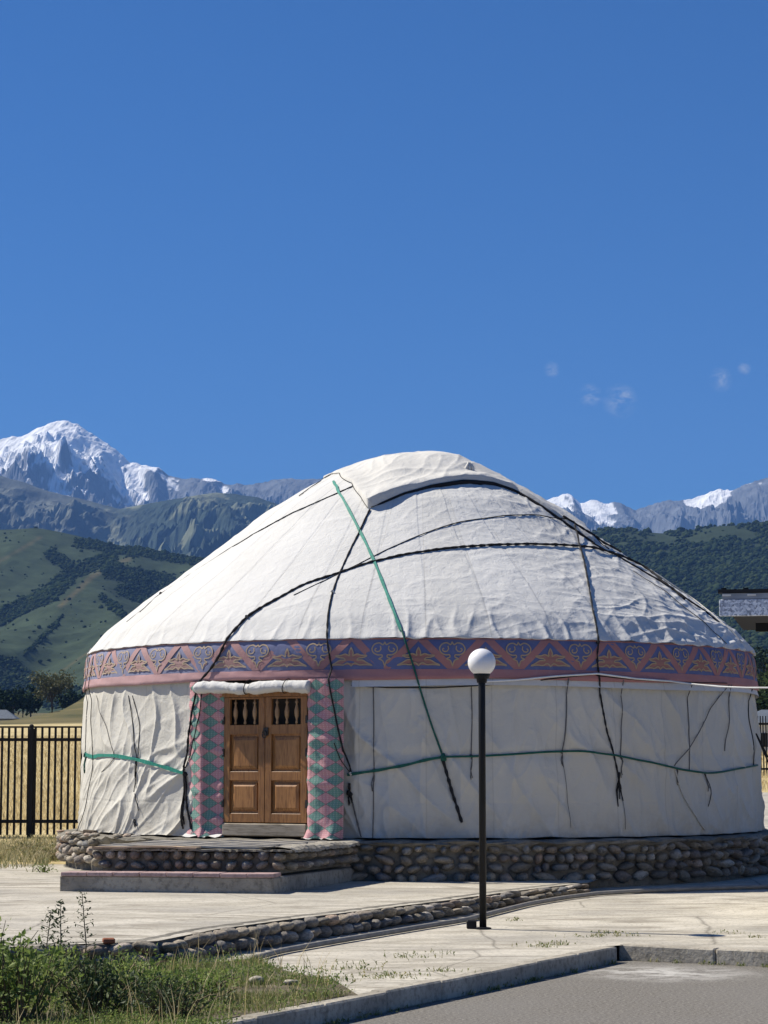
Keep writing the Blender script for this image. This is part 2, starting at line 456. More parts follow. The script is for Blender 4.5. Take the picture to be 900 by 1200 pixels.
    # vertex-coloured far terrain
    for nm, s1 in (('hill_grass', 0.05), ('mountain', 0.012)):
        k = NM(nm, 0.95, 0.05); v = k.geo()
        n = k.noise(v, s1, 8, 0.7)
        c = k.mix(k.ramp(n, [(0.35, 0.55), (0.6, 0.0)]), k.attr(), k.mix(1.0, k.attr(), (0.5, 0.52, 0.5), 'MULTIPLY'))
        k.color(c)
        k.bump(k.noise(v, s1 * 1.6, 9, 0.68), 0.6, 9 if nm == 'mountain' else 2.0); M[nm] = k.m
    def leafy(nm, cols, trans=0.25):
        k = NM(nm, 0.6, 0.3) if trans > 0 else NM(nm, 1.0, 0.0)
        g = k.n.new('ShaderNodeNewGeometry')
        c = k.ramp(g.outputs['Random Per Island'], [(i / (len(cols) - 1), x) for i, x in enumerate(cols)])
        k.color(c)
        tr = k.n.new('ShaderNodeBsdfTranslucent'); k.l.new(c, tr.inputs['Color'])
        mx = k.n.new('ShaderNodeMixShader'); mx.inputs[0].default_value = trans
        k.l.new(k.b.outputs[0], mx.inputs[1]); k.l.new(tr.outputs[0], mx.inputs[2])
        k.l.new(mx.outputs[0], k.n['Material Output'].inputs['Surface'])
        M[nm] = k.m
    leafy('leaf_fresh', [(0.08, 0.13, 0.03), (0.16, 0.23, 0.05), (0.28, 0.34, 0.10), (0.12, 0.18, 0.04)], 0.45)
    leafy('leaf_dark', [(0.035, 0.06, 0.02), (0.06, 0.09, 0.03), (0.09, 0.12, 0.045)], 0.25)
    leafy('leaf_tree', [(0.06, 0.07, 0.03), (0.12, 0.125, 0.055), (0.16, 0.155, 0.075)], 0.25)
    leafy('leaf_far', [(0.012, 0.022, 0.011), (0.019, 0.031, 0.014), (0.028, 0.042, 0.018), (0.042, 0.056, 0.024)], 0.0)
    leafy('grass_green', [(0.08, 0.12, 0.025), (0.15, 0.19, 0.05), (0.36, 0.32, 0.15), (0.11, 0.15, 0.035)], 0.4)
    leafy('grass_straw', [(0.52, 0.40, 0.19), (0.66, 0.53, 0.28), (0.74, 0.62, 0.36), (0.42, 0.33, 0.15)], 0.45)
    leafy('grass_mixed', [(0.24, 0.21, 0.11), (0.42, 0.36, 0.21), (0.12, 0.14, 0.05), (0.20, 0.20, 0.09), (0.55, 0.48, 0.31)], 0.4)
    simple('stem', (0.11, 0.09, 0.05), 0.8)
    simple('bark', (0.10, 0.08, 0.06), 0.9, 0.1, 0.3, 8, 0.6, 14, 0.05)
    simple('fence_paint', (0.008, 0.008, 0.009), 0.6, 0.25, 0.3, 5)
    simple('lamp_paint', (0.006, 0.0065, 0.008), 0.5, 0.25, 0.3, 5)
    k = NM('opal_globe', 0.28, 0.5); k.color((0.80, 0.79, 0.78)); k.b.inputs['Subsurface Weight'].default_value = 0.15
    k.b.inputs['Subsurface Radius'].default_value = (0.05, 0.05, 0.05); M['opal_globe'] = k.m
    simple('iron', (0.05, 0.045, 0.04), 0.5, 0.5, 0.3, 30, 0, metallic=0.7)
    simple('old_brick', (0.26, 0.10, 0.055), 0.9, 0.2, 0.2, 18, 0.5, 50)
    simple('hose', (0.23, 0.215, 0.19), 0.7, 0.3, 0.2, 10)
    simple('tar_sheet', (0.02, 0.02, 0.022), 0.7)
    simple('grey_metal', (0.30, 0.31, 0.33), 0.4, 0.5, 0.2, 5, metallic=0.5)
    k = NM('pebbledash', 0.85, 0.3); v = k.co()
    vn = k.n.new('ShaderNodeTexVoronoi'); vn.inputs['Scale'].default_value = 55; k.l.new(v, vn.inputs['Vector'])
    sp = k.n.new('ShaderNodeSeparateColor'); k.l.new(vn.outputs['Color'], sp.inputs[0])
    k.color(k.ramp(sp.outputs[0], [(0.0, (0.25, 0.28, 0.34)), (0.45, (0.50, 0.55, 0.64)), (0.8, (0.76, 0.80, 0.86)), (1.0, (0.85, 0.87, 0.9))])); k.bump(vn.outputs['Distance'], -0.8, 0.02); M['pebbledash'] = k.m
    simple('plaster', (0.62, 0.60, 0.56), 0.9)
    simple('slate_roof', (0.11, 0.13, 0.16), 0.7, 0.3, 0.2, 3)
    simple('black_void', (0.012, 0.012, 0.012), 0.9)
    simple('interior_dark', (0.10, 0.08, 0.06), 0.95)
make_materials()

# ------------------------------------------------------------------ levels
def lower_z(y): return 0.14 + max(0.0, y - 21.5) * 0.020
def terr_z(y): return 0.35 + (y - 20.3) * 0.005
YC = np.array([0.535, 34.0])

def ground_z(x, y):
    x = np.asarray(x, float); y = np.asarray(y, float)
    ys = 32.5 + 4.1 * sstep(-5.0, 3.0, x)
    up = 0.46 + (y - 36) * 0.0275
    z = -0.08 + (up + 0.08) * sstep(ys, ys + 1.3, y)
    z = z + np.where(y > 36, 0.05 * fbm(x * 0.25, y * 0.25, 3, 5) * sstep(36, 44, y), 0)
    z = z + 1.2 * fbm(x * 0.012, y * 0.012, 3, 9) * sstep(90, 400, y)
    # the brown rise beyond the field
    z = z + 10.0 * np.exp(-((x + 38) / 11.0) ** 2 - ((y - 380) / 30.0) ** 2)
    z = z + 3.0 * np.exp(-((x - 30) / 60.0) ** 2 - ((y - 420) / 40.0) ** 2)
    return z

def build_ground():
    a = np.linspace(-1, 1, 181)
    X = 40 * a + 11960 * np.sign(a) * np.abs(a) ** 7
    b = np.concatenate([[-12000, -3000, -600, -120, -30, 0, 20], np.linspace(30, 60, 62), 60 * (2600 / 60) ** np.linspace(0.008, 1, 190), [3200, 5000, 8000, 12000]])
    xx, yy = np.meshgrid(X, b, indexing='ij')
    zz = ground_z(xx, np.minimum(yy, 2600))
    V = np.stack([xx, yy, zz], -1).reshape(-1, 3)
    o = mk('ground', V, grid_faces(len(X), len(b)), M['dry_field'])
    tag(o, kind='structure')
build_ground()

# ------------------------------------------------------------------ far terrain
def crest_curve(pts, Y):
    P = [at_y(px, py, Y) for px, py in pts]
    xs = np.array([p.x for p in P]); zs = np.array([p.z for p in P])
    return lambda x: np.interp(x, xs, zs)
def axis_x(Y, half_px=520, n=620, far=6.0, nf=60):
    w = half_px / F * Y
    s = w * (1 + (far - 1) * (np.linspace(0, 1, nf + 1)[1:]) ** 2)
    return np.concatenate([-s[::-1], np.linspace(-w, w, n), s])

def build_snow_range():
    Y = 9500.0
    pts = [(-2500, 600), (-600, 560), (-200, 530), (-60, 522), (0, 514), (20, 512), (40, 502), (58, 496), (75, 493), (92, 497), (105, 507), (118, 515), (135, 526), (152, 541), (165, 545), (186, 546), (198, 556), (215, 561), (235, 562), (243, 558), (254, 561), (262, 567), (285, 568), (305, 567), (335, 561), (375, 561), (420, 572), (480, 566), (540, 575), (600, 570), (640, 583), (652, 581), (661, 580), (670, 578), (680, 586), (690, 585), (700, 585), (712, 589), (728, 589), (745, 597), (760, 592), (785, 586), (800, 585), (815, 580), (828, 576), (843, 572), (856, 574), (864, 570), (880, 564), (900, 559), (960, 552), (1100, 560), (1500, 590), (3400, 620)]
    H = crest_curve(pts, Y)
    X = axis_x(Y, n=560, nf=40); b = np.concatenate([np.linspace(5600, 9500, 230), 9500 + np.linspace(0, 1, 40)[1:] * 2200])
    xx, yy = np.meshgrid(X, b, indexing='ij')
    warp = 260 * fbm(xx / 900, yy / 900, 3, 3)
    t = np.clip((Y - yy) / 3900, 0, 1); back = np.clip((yy - Y) / 2200, 0, 1)
    hh = H(xx + warp * 0.35 * np.clip(t * 3, 0, 1))
    prof = (1 - t) ** 1.05
    z = 60 + (hh - 60) * prof * (1 - back) ** 1.2
    w = np.clip(t * 5, 0, 1) * np.clip((1 - t) * 3, 0, 1)
    rg = ridged((xx + warp) / 620, (yy + 0.5 * warp) / 900, 6, 21, 0.55)
    rg2 = ridged((xx + 0.5 * warp) / 230, (yy - warp) / 330, 5, 44, 0.62)
    z = z + (rg - 0.72) * 380 * w
    z = z + (rg2 - 0.66) * 190 * np.clip(t * 6, 0.15, 1) * np.clip((1 - back * 2), 0, 1)
    # colours
    gz = np.gradient(z, axis=0) / np.gradient(xx, axis=0)
    gy = np.gradient(z, axis=1) / np.gradient(yy, axis=1)
    slope = np.sqrt(gz ** 2 + gy ** 2)
    pxx = 450 + xx / yy * F
    thr = np.interp(pxx, [-400, 0, 60, 120, 175, 205, 230, 258, 290, 610, 640, 660, 720, 745, 790, 815, 850, 868, 900, 960], [1200, 1130, 1105, 1150, 1240, 1340, 1290, 1230, 1500, 1400, 1170, 1150, 1175, 1300, 1290, 1225, 1205, 1340, 1330, 1250])
    sn = z + 110 * fbm(xx / 300, yy / 330, 5, 61, 0.65) - 95 * (slope - 0.9) + 330 * (0.64 - rg2) * (1 - 0.45 * sstep(1330, 1420, z)) + 110 * (0.7 - rg)
    snow = sstep(-10, 14, sn - thr)[..., None]
    rock = 0.165 + 0.10 * fbm(xx / 90, yy / 60, 5, 71, 0.65)[..., None]
    rock = rock * np.array([0.94, 1.0, 1.08])
    veg = sstep(780, 560, z + 120 * fbm(xx / 300, yy / 300, 4, 81))[..., None]
    c = rock * (1 - veg) + veg * np.array([0.055, 0.06, 0.032])
    c = c * (1 - snow) + snow * np.array([0.93, 0.93, 0.93])
    V = np.stack([xx, yy, z], -1).reshape(-1, 3)
    tag(mk('mountains', V, grid_faces(len(X), len(b)), M['mountain'], smooth=False, colr=c.reshape(-1, 3)), kind='structure')

def build_mid_range():
    Y = 5600.0
    pts = [(-2500, 560), (-500, 540), (-100, 548), (0, 557), (27, 565), (58, 576), (100, 586), (140, 596), (165, 592), (190, 587), (225, 581), (252, 577), (275, 578), (300, 582), (335, 594), (380, 604), (450, 612), (540, 630), (620, 648), (700, 660), (900, 665), (1300, 650), (3400, 640)]
    H = crest_curve(pts, Y)
    X = axis_x(Y, n=460, nf=30); b = np.concatenate([np.linspace(3200, 5600, 170), 5600 + np.linspace(0, 1, 30)[1:] * 1500])
    xx, yy = np.meshgrid(X, b, indexing='ij')
    warp = 140 * fbm(xx / 500, yy / 500, 3, 103)
    t = np.clip((Y - yy) / 2400, 0, 1); back = np.clip((yy - Y) / 1500, 0, 1)
    z = 50 + (H(xx + warp * 0.3 * np.clip(t * 3, 0, 1)) - 50) * (1 - t) ** 1.0 * (1 - back) ** 1.2
    w = np.clip(t * 5, 0, 1) * np.clip((1 - t) * 3, 0, 1)
    rg = ridged((xx + warp - 0.35 * yy) / 330, (yy + 0.4 * warp) / 900, 5, 121, 0.5)
    z = z + (rg - 0.72) * 250 * w + (ridged(xx / 90, yy / 120, 4, 144, 0.6) - 0.66) * 42 * np.clip(t * 7, 0.10, 1) * (1 - back)
    pxx = 450 + xx / yy * F
    n = fbm(xx / 120, yy / 240, 5, 161, 0.6)
    tree = sstep(-0.04, 0.06, n + 0.5 * (0.70 - rg) + 0.10)[..., None]
    grass = np.array([0.175, 0.19, 0.13]); fir = np.array([0.045, 0.064, 0.050])
    rock = np.array([0.165, 0.175, 0.175])
    rk = (sstep(180, 60, pxx) * sstep(420, 560, z + 120 * n))[..., None]
    c = grass * (1 - tree) + fir * tree
    c = c * (1 - rk * 0.6) + rock * rk * 0.6
    V = np.stack([xx, yy, z], -1).reshape(-1, 3)
    tag(mk('forested_mountains', V, grid_faces(len(X), len(b)), M['mountain'], smooth=False, colr=c.reshape(-1, 3)), kind='structure')

def blob_scatter(name, P, R, m, sq=0.8, seed=1):
    bm = bmesh.new(); bmesh.ops.create_icosphere(bm, subdivisions=1, radius=1); bm.verts.index_update()
    bv = np.array([v.co for v in bm.verts]); bf = np.array([[v.index for v in f.verts] for f in bm.faces]); bm.free()
    r = np.random.default_rng(seed); n = len(P)
    V = bv[None] * (1 + r.uniform(-0.28, 0.28, (n, len(bv), 1))) * R[:, None, None] * np.array([1, 1, sq])
    V = V + P[:, None, :] + np.array([0, 0, 0.35]) * R[:, None, None]
    Fc = bf[None] + (np.arange(n) * len(bv))[:, None, None]
    return mk(name, V.reshape(-1, 3), Fc.reshape(-1, 3), m, smooth=True)

def build_foothills():
    Y = 2500.0
    pts = [(-2500, 700), (-400, 640), (-100, 621), (0, 621), (40, 621), (75, 626), (110, 633), (150, 641), (200, 650), (245, 657), (300, 668), (400, 690), (520, 672), (620, 640), (690, 625), (715, 622), (745, 625), (780, 626), (810, 624), (850, 618), (880, 615), (900, 613), (1000, 604), (1300, 600), (3400, 660)]
    H = crest_curve(pts, Y)
    X = axis_x(Y, n=460, far=9, nf=40); b = np.concatenate([np.linspace(1150, 2500, 270), 2500 + np.linspace(0, 1, 24)[1:] * 900])
    xx, yy = np.meshgrid(X, b, indexing='ij')
    foot = ground_z(xx, yy)
    warp = 60 * fbm(xx / 260, yy / 260, 3, 203)
    d = np.clip(Y - yy, 0, None); back = np.clip((yy - Y) / 900, 0, 1)
    t = d / 1300
    z1 = H(xx + warp * np.clip(t * 2, 0, 1)) - 0.20 * d - 40 * sstep(0, 0.5, t)
    def spur(P, k):
        best = np.full(xx.shape, -1e9)
        Q = [at_y(px, py, yq) for px, py, yq in P]
        for A, B in zip(Q[:-1], Q[1:]):
            ax, ay, az, bx, by, bz = A.x, A.y, A.z, B.x, B.y, B.z
            L = (bx - ax) ** 2 + (by - ay) ** 2
            s = np.clip(((xx + 0.25 * warp - ax) * (bx - ax) + (yy - ay) * (by - ay)) / L, 0, 1)
            ds = np.hypot(xx + 0.25 * warp - (ax + s * (bx - ax)), yy - (ay + s * (by - ay)))
            best = np.maximum(best, az + s * (bz - az) - k * (np.sqrt(ds ** 2 + 400) - 20))
        return best
    spurs = [spur([(160, 652, 2480), (142, 658, 2330), (107, 674, 2180), (80, 699, 2000), (64, 712, 1920), (0, 735, 1780), (-120, 790, 1500)], 0.58),
             spur([(40, 622, 2490), (10, 645, 2350), (-60, 690, 2100), (-140, 740, 1800)], 0.52),
             spur([(110, 690, 2080), (146, 730, 1850), (170, 790, 1500)], 0.52),
             spur([(245, 660, 2470), (215, 690, 2200), (190, 740, 1850), (170, 800, 1450)], 0.34),
             spur([(720, 622, 2490), (735, 650, 2250), (760, 700, 1900), (800, 780, 1450)], 0.34),
             spur([(840, 620, 2490), (850, 650, 2250), (880, 700, 1950), (930, 770, 1500)], 0.34),
             spur([(960, 608, 2490), (940, 660, 2150), (915, 720, 1800), (880, 790, 1400)], 0.36)]
    K = 5.0
    acc = np.exp((z1 - 150) / K / 4)
    st = np.stack([z1] + spurs); mx = st.max(0)
    z = mx + K * np.log(np.exp((st - mx) / K).sum(0))
    rg = ridged((xx + warp) / 170, (yy + warp) / 520, 4, 221, 0.5)
    w = np.clip(t * 6, 0, 1)
    z = z + (rg - 0.72) * 13 * w + fbm(xx / 40, yy / 60, 4, 231) * 2.6 * np.clip(t * 8, 0.3, 1)
    z = np.minimum(z, H(xx) - 0.028 * d + 3)            # nothing breaks the crest line
    z = foot + (z - foot) * (1 - back) ** 1.2
    z = np.where(z < foot + 6, foot + 6 * np.exp(np.clip((z - foot - 6) / 6, -8, 0)) - 1.0, z)
    z = z - 6 * (1 - sstep(1150, 1250, yy))
    pxx = 450 + xx / yy * F
    right = sstep(500, 660, pxx + 40 * fbm(xx / 90, yy / 90, 3, 261))
    # where bushes and worn turf lie, followed along lines read off the photograph
    tz = (z - EYE) / yy
    pyy = 600 - F * np.tan(np.arctan(tz) - PITCH)
    n1 = fbm(xx / 140, yy / 320, 5, 241, 0.6); n2 = fbm(xx / 22, yy / 40, 4, 251, 0.6)
    def belt(P, wd):
        best = np.full(xx.shape, 1e9)
        for (ax, ay), (bx, by) in zip(P[:-1], P[1:]):
            L = (bx - ax) ** 2 + (by - ay) ** 2
            q = np.clip(((pxx - ax) * (bx - ax) + (pyy - ay) * (by - ay)) / L, 0, 1)
            best = np.minimum(best, np.hypot(pxx - ax - q * (bx - ax), pyy - ay - q * (by - ay)))
        return 1 - best / wd
    left_b = np.maximum.reduce([
        belt([(-20, 730), (5, 722), (35, 706), (62, 692), (80, 676)], 13),
        belt([(58, 652), (75, 660), (86, 672), (110, 660), (130, 652)], 10),
        belt([(90, 636), (130, 644), (180, 650), (245, 660)], 8),
        belt([(128, 668), (155, 678), (185, 682), (215, 690)], 15),
        belt([(118, 700), (135, 712), (146, 724)], 6), belt([(140, 690), (170, 700)], 10),
        belt([(30, 768), (48, 748), (62, 735), (72, 722)], 3.0),
        belt([(-20, 772), (10, 778), (35, 795), (60, 810)], 11), belt([(0, 800), (30, 812), (90, 820)], 16)])
    wet = np.maximum(left_b, -0.55 + n1 * 0.7) * (1 - right) + right * (0.72 + 0.75 * n1 - 0.28 * sstep(34, 6, pyy - np.interp(pxx, [690, 715, 780, 850, 900], [626, 622, 626, 618, 613]))) + n2 * 0.55
    bush = sstep(0.05, 0.45, wet)[..., None]
    tn = np.maximum(belt([(150, 655), (132, 663), (107, 675), (84, 698), (70, 710)], 5.0), belt([(45, 630), (20, 645), (-10, 662)], 4.0) * 0.7)
    tn = np.maximum(tn, belt([(110, 760), (75, 785)], 2.5) * 0.6)
    tn = np.maximum(tn, belt([(905, 712), (893, 735), (880, 760)], 9))
    tan = (sstep(0.0, 1.0, tn + 0.5 * n2) * 0.5)[..., None]
    grass = (0.056 + 0.020 * n1 + 0.018 * n2)[..., None] * np.array([0.80, 1.12, 0.60])
    c = grass * (1 - tan) + tan * np.array([0.15, 0.115, 0.06])
    c = c * (1 - bush * 0.95) + bush * 0.95 * np.array([0.022, 0.033, 0.016])
    V = np.stack([xx, yy, z], -1).reshape(-1, 3)
    tag(mk('foothills', V, grid_faces(len(X), len(b)), M['hill_grass'], colr=c.reshape(-1, 3)), kind='structure')
    # bushes on the slopes
    r = np.random.default_rng(5)
    dens = np.clip(bush[..., 0] ** 2.0 + 0.008, 0, 1) * (2.2 - 1.2 * right)
    cell = np.gradient(xx, axis=0) * np.gradient(yy, axis=1)
    vis = (pxx > -110) & (pxx < 1010) & ((pxx < 360) | (pxx > 500)) & (yy < 2560) & (yy > 1250)
    pr = dens * cell * vis
    n = 50000
    idx = r.choice(pr.size, n, p=(pr / pr.sum()).ravel())
    P = V[idx] + np.stack([r.uniform(-1.5, 1.5, n), r.uniform(-3, 3, n), np.zeros(n)], -1)
    R = np.where(right.ravel()[idx] > 0.5, r.uniform(0.9, 2.3, n), r.uniform(0.6, 1.6, n)) * np.exp(r.normal(0, 0.32, n))
    o = blob_scatter('hillside_bushes', P, R, M['leaf_far'], 0.85, 3)
    tag(o, 'dark green bushes and woodland spread over the foothill slopes', 'bushes', kind='stuff')
build_snow_range()
build_mid_range()
build_foothills()

# ------------------------------------------------------------------ road, pavements, kerbs
def poly_sheet(name, pts, m, kind='structure', parent=None):
    mb = MB(); mb.add(pts, [tuple(range(len(pts)))])
    o = mb.build(name, m, parent)
    return tag(o, kind=kind)
poly_sheet('road', [(-70, -70, 0), (70, -70, 0), (70, 30, 0), (-70, 30, 0)], M['asphalt'])

KA0 = Vector((2.17, 21.45, 0)); KAd = Vector((-0.437, -0.8995, 0))          # long kerb running towards the camera
KB0 = Vector((2.30, 21.62, 0)); KBd = Vector((0.86, -0.51, 0)).normalized()  # kerb running right
wall_px = [(-330, 1128), (-100, 1117), (0, 1111), (100, 1107), (180, 1104), (250, 1090), (330, 1079), (430, 1067), (520, 1056), (600, 1045), (650, 1039), (688, 1035)]
WP = []
for px, py in wall_px:
    p = on_plane(px, py, 0.35, 0.005, 20.3)
    WP.append(p)
def build_paving():
    kb_end = KB0 + KBd * 16
    ka_end = KA0 + KAd * 19
    back = Vector((-0.13 * KAd.y, 0.13 * KAd.x, 0))    # kerb width, left of A
    A0 = KA0 + Vector((-0.9, 0.437, 0)) * 0.15; A1 = ka_end + Vector((-0.9, 0.437, 0)) * 0.15
    nB = Vector((0.51, 0.86, 0))
    B0 = KB0 + nB * 0.15; B1 = kb_end + nB * 0.15
    def z3(p): return (p.x, p.y, lower_z(p.y))
    # flat part nearer than y = 21.5, tilted part beyond it
    tA = (21.5 - A0.y) / KAd.y
    near = [(A1.x, A1.y, 0.138), (A0.x, min(A0.y, 21.499), 0.138), (A0.x - 0.05, 21.5, 0.138), (-14, 21.5, 0.138), (-14, A1.y, 0.138)]
    tB = (21.5 - B0.y) / KBd.y
    Bq = B0 + KBd * tB
    far = [(-14, 21.5), (A0.x - 0.05, 21.5), (B0.x, B0.y), (Bq.x, Bq.y), (24, 21.5), (24, 37.6), (-4, 37.6), (-4, 30), (-14, 30)]
    mb = MB()
    mb.add(near, [tuple(range(len(near)))])
    fz = [(x, y, lower_z(y) - 0.002) for x, y in far]
    mb.add(fz, [tuple(range(len(fz)))])
    rt = [(Bq.x, 21.5, 0.138), (B1.x, B1.y, 0.138), (24, B1.y, 0.138), (24, 21.5, 0.138)]
    mb.add(rt, [tuple(range(4))])
    o = mb.build('pavement', M['pavement']); tag(o, kind='structure')
    # upper terrace
    T = [(p.x + 0.02, p.y + 0.06, terr_z(p.y) + 0.004) for p in WP]
    tail = [(2.9, 30.0), (-1, 33.5), (-16, 33.5), (-16, 17.5)]
    pts = T + [(x, y, terr_z(y) + 0.004) for x, y in tail]
    mb = MB(); mb.add(pts, [tuple(range(len(pts)))])
    me_o = mb.build('terrace', M['pavement'])
    bm = bmesh.new(); bm.from_mesh(me_o.data); bmesh.ops.triangulate(bm, faces=bm.faces[:]); bm.to_mesh(me_o.data); bm.free()
    tag(me_o, kind='structure')
    # pale track that passes behind the tent on the right
    ys = np.linspace(37.2, 62, 60); us = np.linspace(0, 1, 12)
    V = []
    for y in ys:
        for u in us:
            x = 2.0 + u * 24
            V.append((x, y, float(ground_z(x, y)) + 0.03 if y < 50 else float(ground_z(x, y)) + 0.03))
    ok = np.array(V)
    tag(mk('path', ok, grid_faces(len(ys), len(us)), M['pavement']), kind='structure')
    # weedy soil bed at lower left
    soil_px = [(420, 1166), (395, 1150), (330, 1136), (300, 1123), (240, 1128), (170, 1133), (60, 1138), (-120, 1140), (-400, 1150)]
    P = [on_plane(px, py, 0.145) for px, py in soil_px]
    e = KA0 + KAd * 18.6 + Vector((-0.9, 0.437, 0)) * 0.17
    e2 = on_plane(420, 1166, 0.145)
    tpar = (Vector((e2.x, e2.y, 0)) - KA0).dot(KAd)
    k2 = KA0 + KAd * (tpar + 0.1) + Vector((-0.9, 0.437, 0)) * 0.17
    pts = [(p.x, p.y, 0.144) for p in P] + [(-9, 5, 0.144), (e.x, e.y, 0.144), (k2.x, k2.y, 0.144)]
    mb = MB(); mb.add(pts, [tuple(range(len(pts)))])
    o = mb.build('soil', M['soil']); tag(o, kind='structure')
    bm = bmesh.new(); bm.from_mesh(o.data); bmesh.ops.triangulate(bm, faces=bm.faces[:]); bm.to_mesh(o.data); bm.free()
build_paving()

def build_kerb():
    # footing strips with a row of kerb stones each
    def run(p0, d, n, out, length, name):
        c = p0 + d * (length * n / 2) - out * 0.078
        mb = MB(); mb.box(c + Vector((0, 0, 0.05)), (length * n, 0.10, 0.10), (d, out, Vector((0, 0, 1))))
        o = mb.build(name, M['mortar']); tag(o, kind='structure')
        proto = None
        for i in range(n):
            cc = p0 + d * (length * (i + 0.5)) - out * 0.075 + Vector((0, 0, 0.068 + random.uniform(-0.004, 0.004)))
            if proto is None:
                b = MB(); b.box((0, 0, 0), (length - 0.014, 0.15, 0.158), bevel=0.014)
                k = b.build('kerb_stone', M['kerb_concrete'], o, loc=cc); proto = k
                WLOC[o] = Vector((0, 0, 0))
            else:
                k = proto.copy(); col.objects.link(k)
            k.parent = o; k.location = cc + out * random.uniform(-0.006, 0.006)
            k.rotation_euler = (random.uniform(-.012, .012), random.uniform(-.006, .006), math.atan2(d.y, d.x) + random.uniform(-.006, .006))
    run(KA0, KAd, 19, Vector((0.8995, -0.437, 0)), 0.98, 'kerb')
    run(KB0 - KBd * 0.13, KBd, 12, Vector((-0.51, -0.86, 0)), 0.98, 'kerb')
build_kerb()

# ------------------------------------------------------------------ stones
def stone_meshes(n=14):
    out = []
    for s in range(n):
        bm = bmesh.new(); bmesh.ops.create_icosphere(bm, subdivisions=2, radius=1)
        r = np.random.default_rng(100 + s); ph = r.uniform(0, 6, 6)
        flat = [Vector(r.normal(size=3)).normalized() for _ in range(9)]
        for v in bm.verts:
            c = v.co.normalized(); k = 1.0
            for q in flat:
                dd = c.dot(q)
                lim = 0.76
                if dd * k > lim: k = min(k, lim / dd)
            k *= 1 + 0.06 * math.sin(3 * c.x + ph[0]) * math.sin(3 * c.y + ph[1]) + 0.04 * math.sin(5 * c.z + ph[2])
            v.co = c * k
        me = bpy.data.meshes.new('stone'); bm.to_mesh(me); bm.free()
        me.polygons.foreach_set('use_smooth', [True] * len(me.polygons)); me.materials.append(M['river_stone'])
        out.append(me)
    return out
STONES = stone_meshes()
def stone(parent, pos, normal, w, h, depth, roll=0.0):
    """one stone set in a wall: width along the wall, height, depth out of it"""
    n = Vector(normal).normalized(); z = Vector((0, 0, 1)); t = z.cross(n).normalized(); u = n.cross(t)
    Mx = Matrix((t, n, u)).transposed().to_4x4() @ Matrix.Rotation(roll, 4, 'Y')
    o = bpy.data.objects.new('stone', random.choice(STONES)); col.objects.link(o)
    o.parent = parent
    o.matrix_local = Matrix.Translation(Vector(pos) - WLOC[parent]) @ Mx @ Matrix.Diagonal((w / 2, depth / 2, h / 2, 1))
    return o

# ------------------------------------------------------------------ the round stone plinth
PR = 5.26
def circ(th, r): return Vector((YC[0] + r * math.sin(th), YC[1] - r * math.cos(th), 0))
PLZ = 0.90
def build_plinth():
    t = thing('stone_plinth', (YC[0], YC[1], 0.0), 'low round wall of river stones in mortar that carries the white tent', 'stone base')
    ang = np.linspace(0, 2 * math.pi, 181)[:-1]
    prof = [(PR - 0.08, -0.1), (PR - 0.10, 0.76), (PR - 0.03, 0.83), (PR + 0.02, 0.86), (PR + 0.01, 0.885), (PR - 0.05, 0.90), (4.4, 0.905), (2.0, 0.905), (0.01, 0.905)]
    V = []
    for k, (r, z) in enumerate(prof):
        for a in ang:
            j = 0.025 * math.sin(a * 31 + k) + 0.02 * math.sin(a * 67 + 2 * k) if 0 < k < 6 else 0
            jz = 0.012 * math.sin(a * 43 + k) if 1 < k < 6 else 0
            V.append((YC[0] + (r + j) * math.sin(a), YC[1] - (r + j) * math.cos(a), z + jz))
    n = len(ang); Fc = []
    for k in range(len(prof) - 1):
        for i in range(n):
            Fc.append((k * n + i, k * n + (i + 1) % n, (k + 1) * n + (i + 1) % n, (k + 1) * n + i))
    mk('mortar', V, Fc, M['mortar'], t, smooth=False)
    rows = [(0.43, 0.15, 0.22), (0.555, 0.13, 0.20), (0.675, 0.125, 0.19), (0.79, 0.115, 0.18)]
    for ri, (zc, hh, ww) in enumerate(rows):
        a = math.radians(-14)
        while a < math.radians(84):
            w = ww * random.choice((0.55, 0.75, 0.95, 1.15, 1.35, 1.75)) * random.uniform(.9, 1.1); da = w / PR
            h = hh * random.uniform(0.75, 1.12)
            th = a + da / 2
            stone(t, circ(th, PR - 0.055) + Vector((0, 0, zc + random.uniform(-0.022, 0.022))), (math.sin(th), -math.cos(th), 0), w * 0.95, h * 1.02, random.uniform(0.18, 0.27), random.uniform(-0.4, 0.4))
            a += da * 1.0
    for ri, (zc, hh, ww) in enumerate(rows[1:]):
        a = math.radians(-92)
        while a < math.radians(-58):
            w = ww * random.uniform(0.7, 1.3); da = w / PR; th = a + da / 2
            stone(t, circ(th, PR - 0.02) + Vector((0, 0, zc + random.uniform(-0.02, 0.04))), (math.sin(th), -math.cos(th), 0), w, hh, 0.2, random.uniform(-0.3, 0.3))
            a += da
    # cobbles lying on the shelf at the left
    for k in range(16):
        th = math.radians(random.uniform(-84, -47)); r = random.uniform(5.12, 5.34)
        stone(t, circ(th, r) + Vector((0, 0, 0.905)), (math.sin(th), -math.cos(th), 0), random.uniform(.1, .2), random.uniform(.05, .08), random.uniform(.1, .16))
    return t
build_plinth()

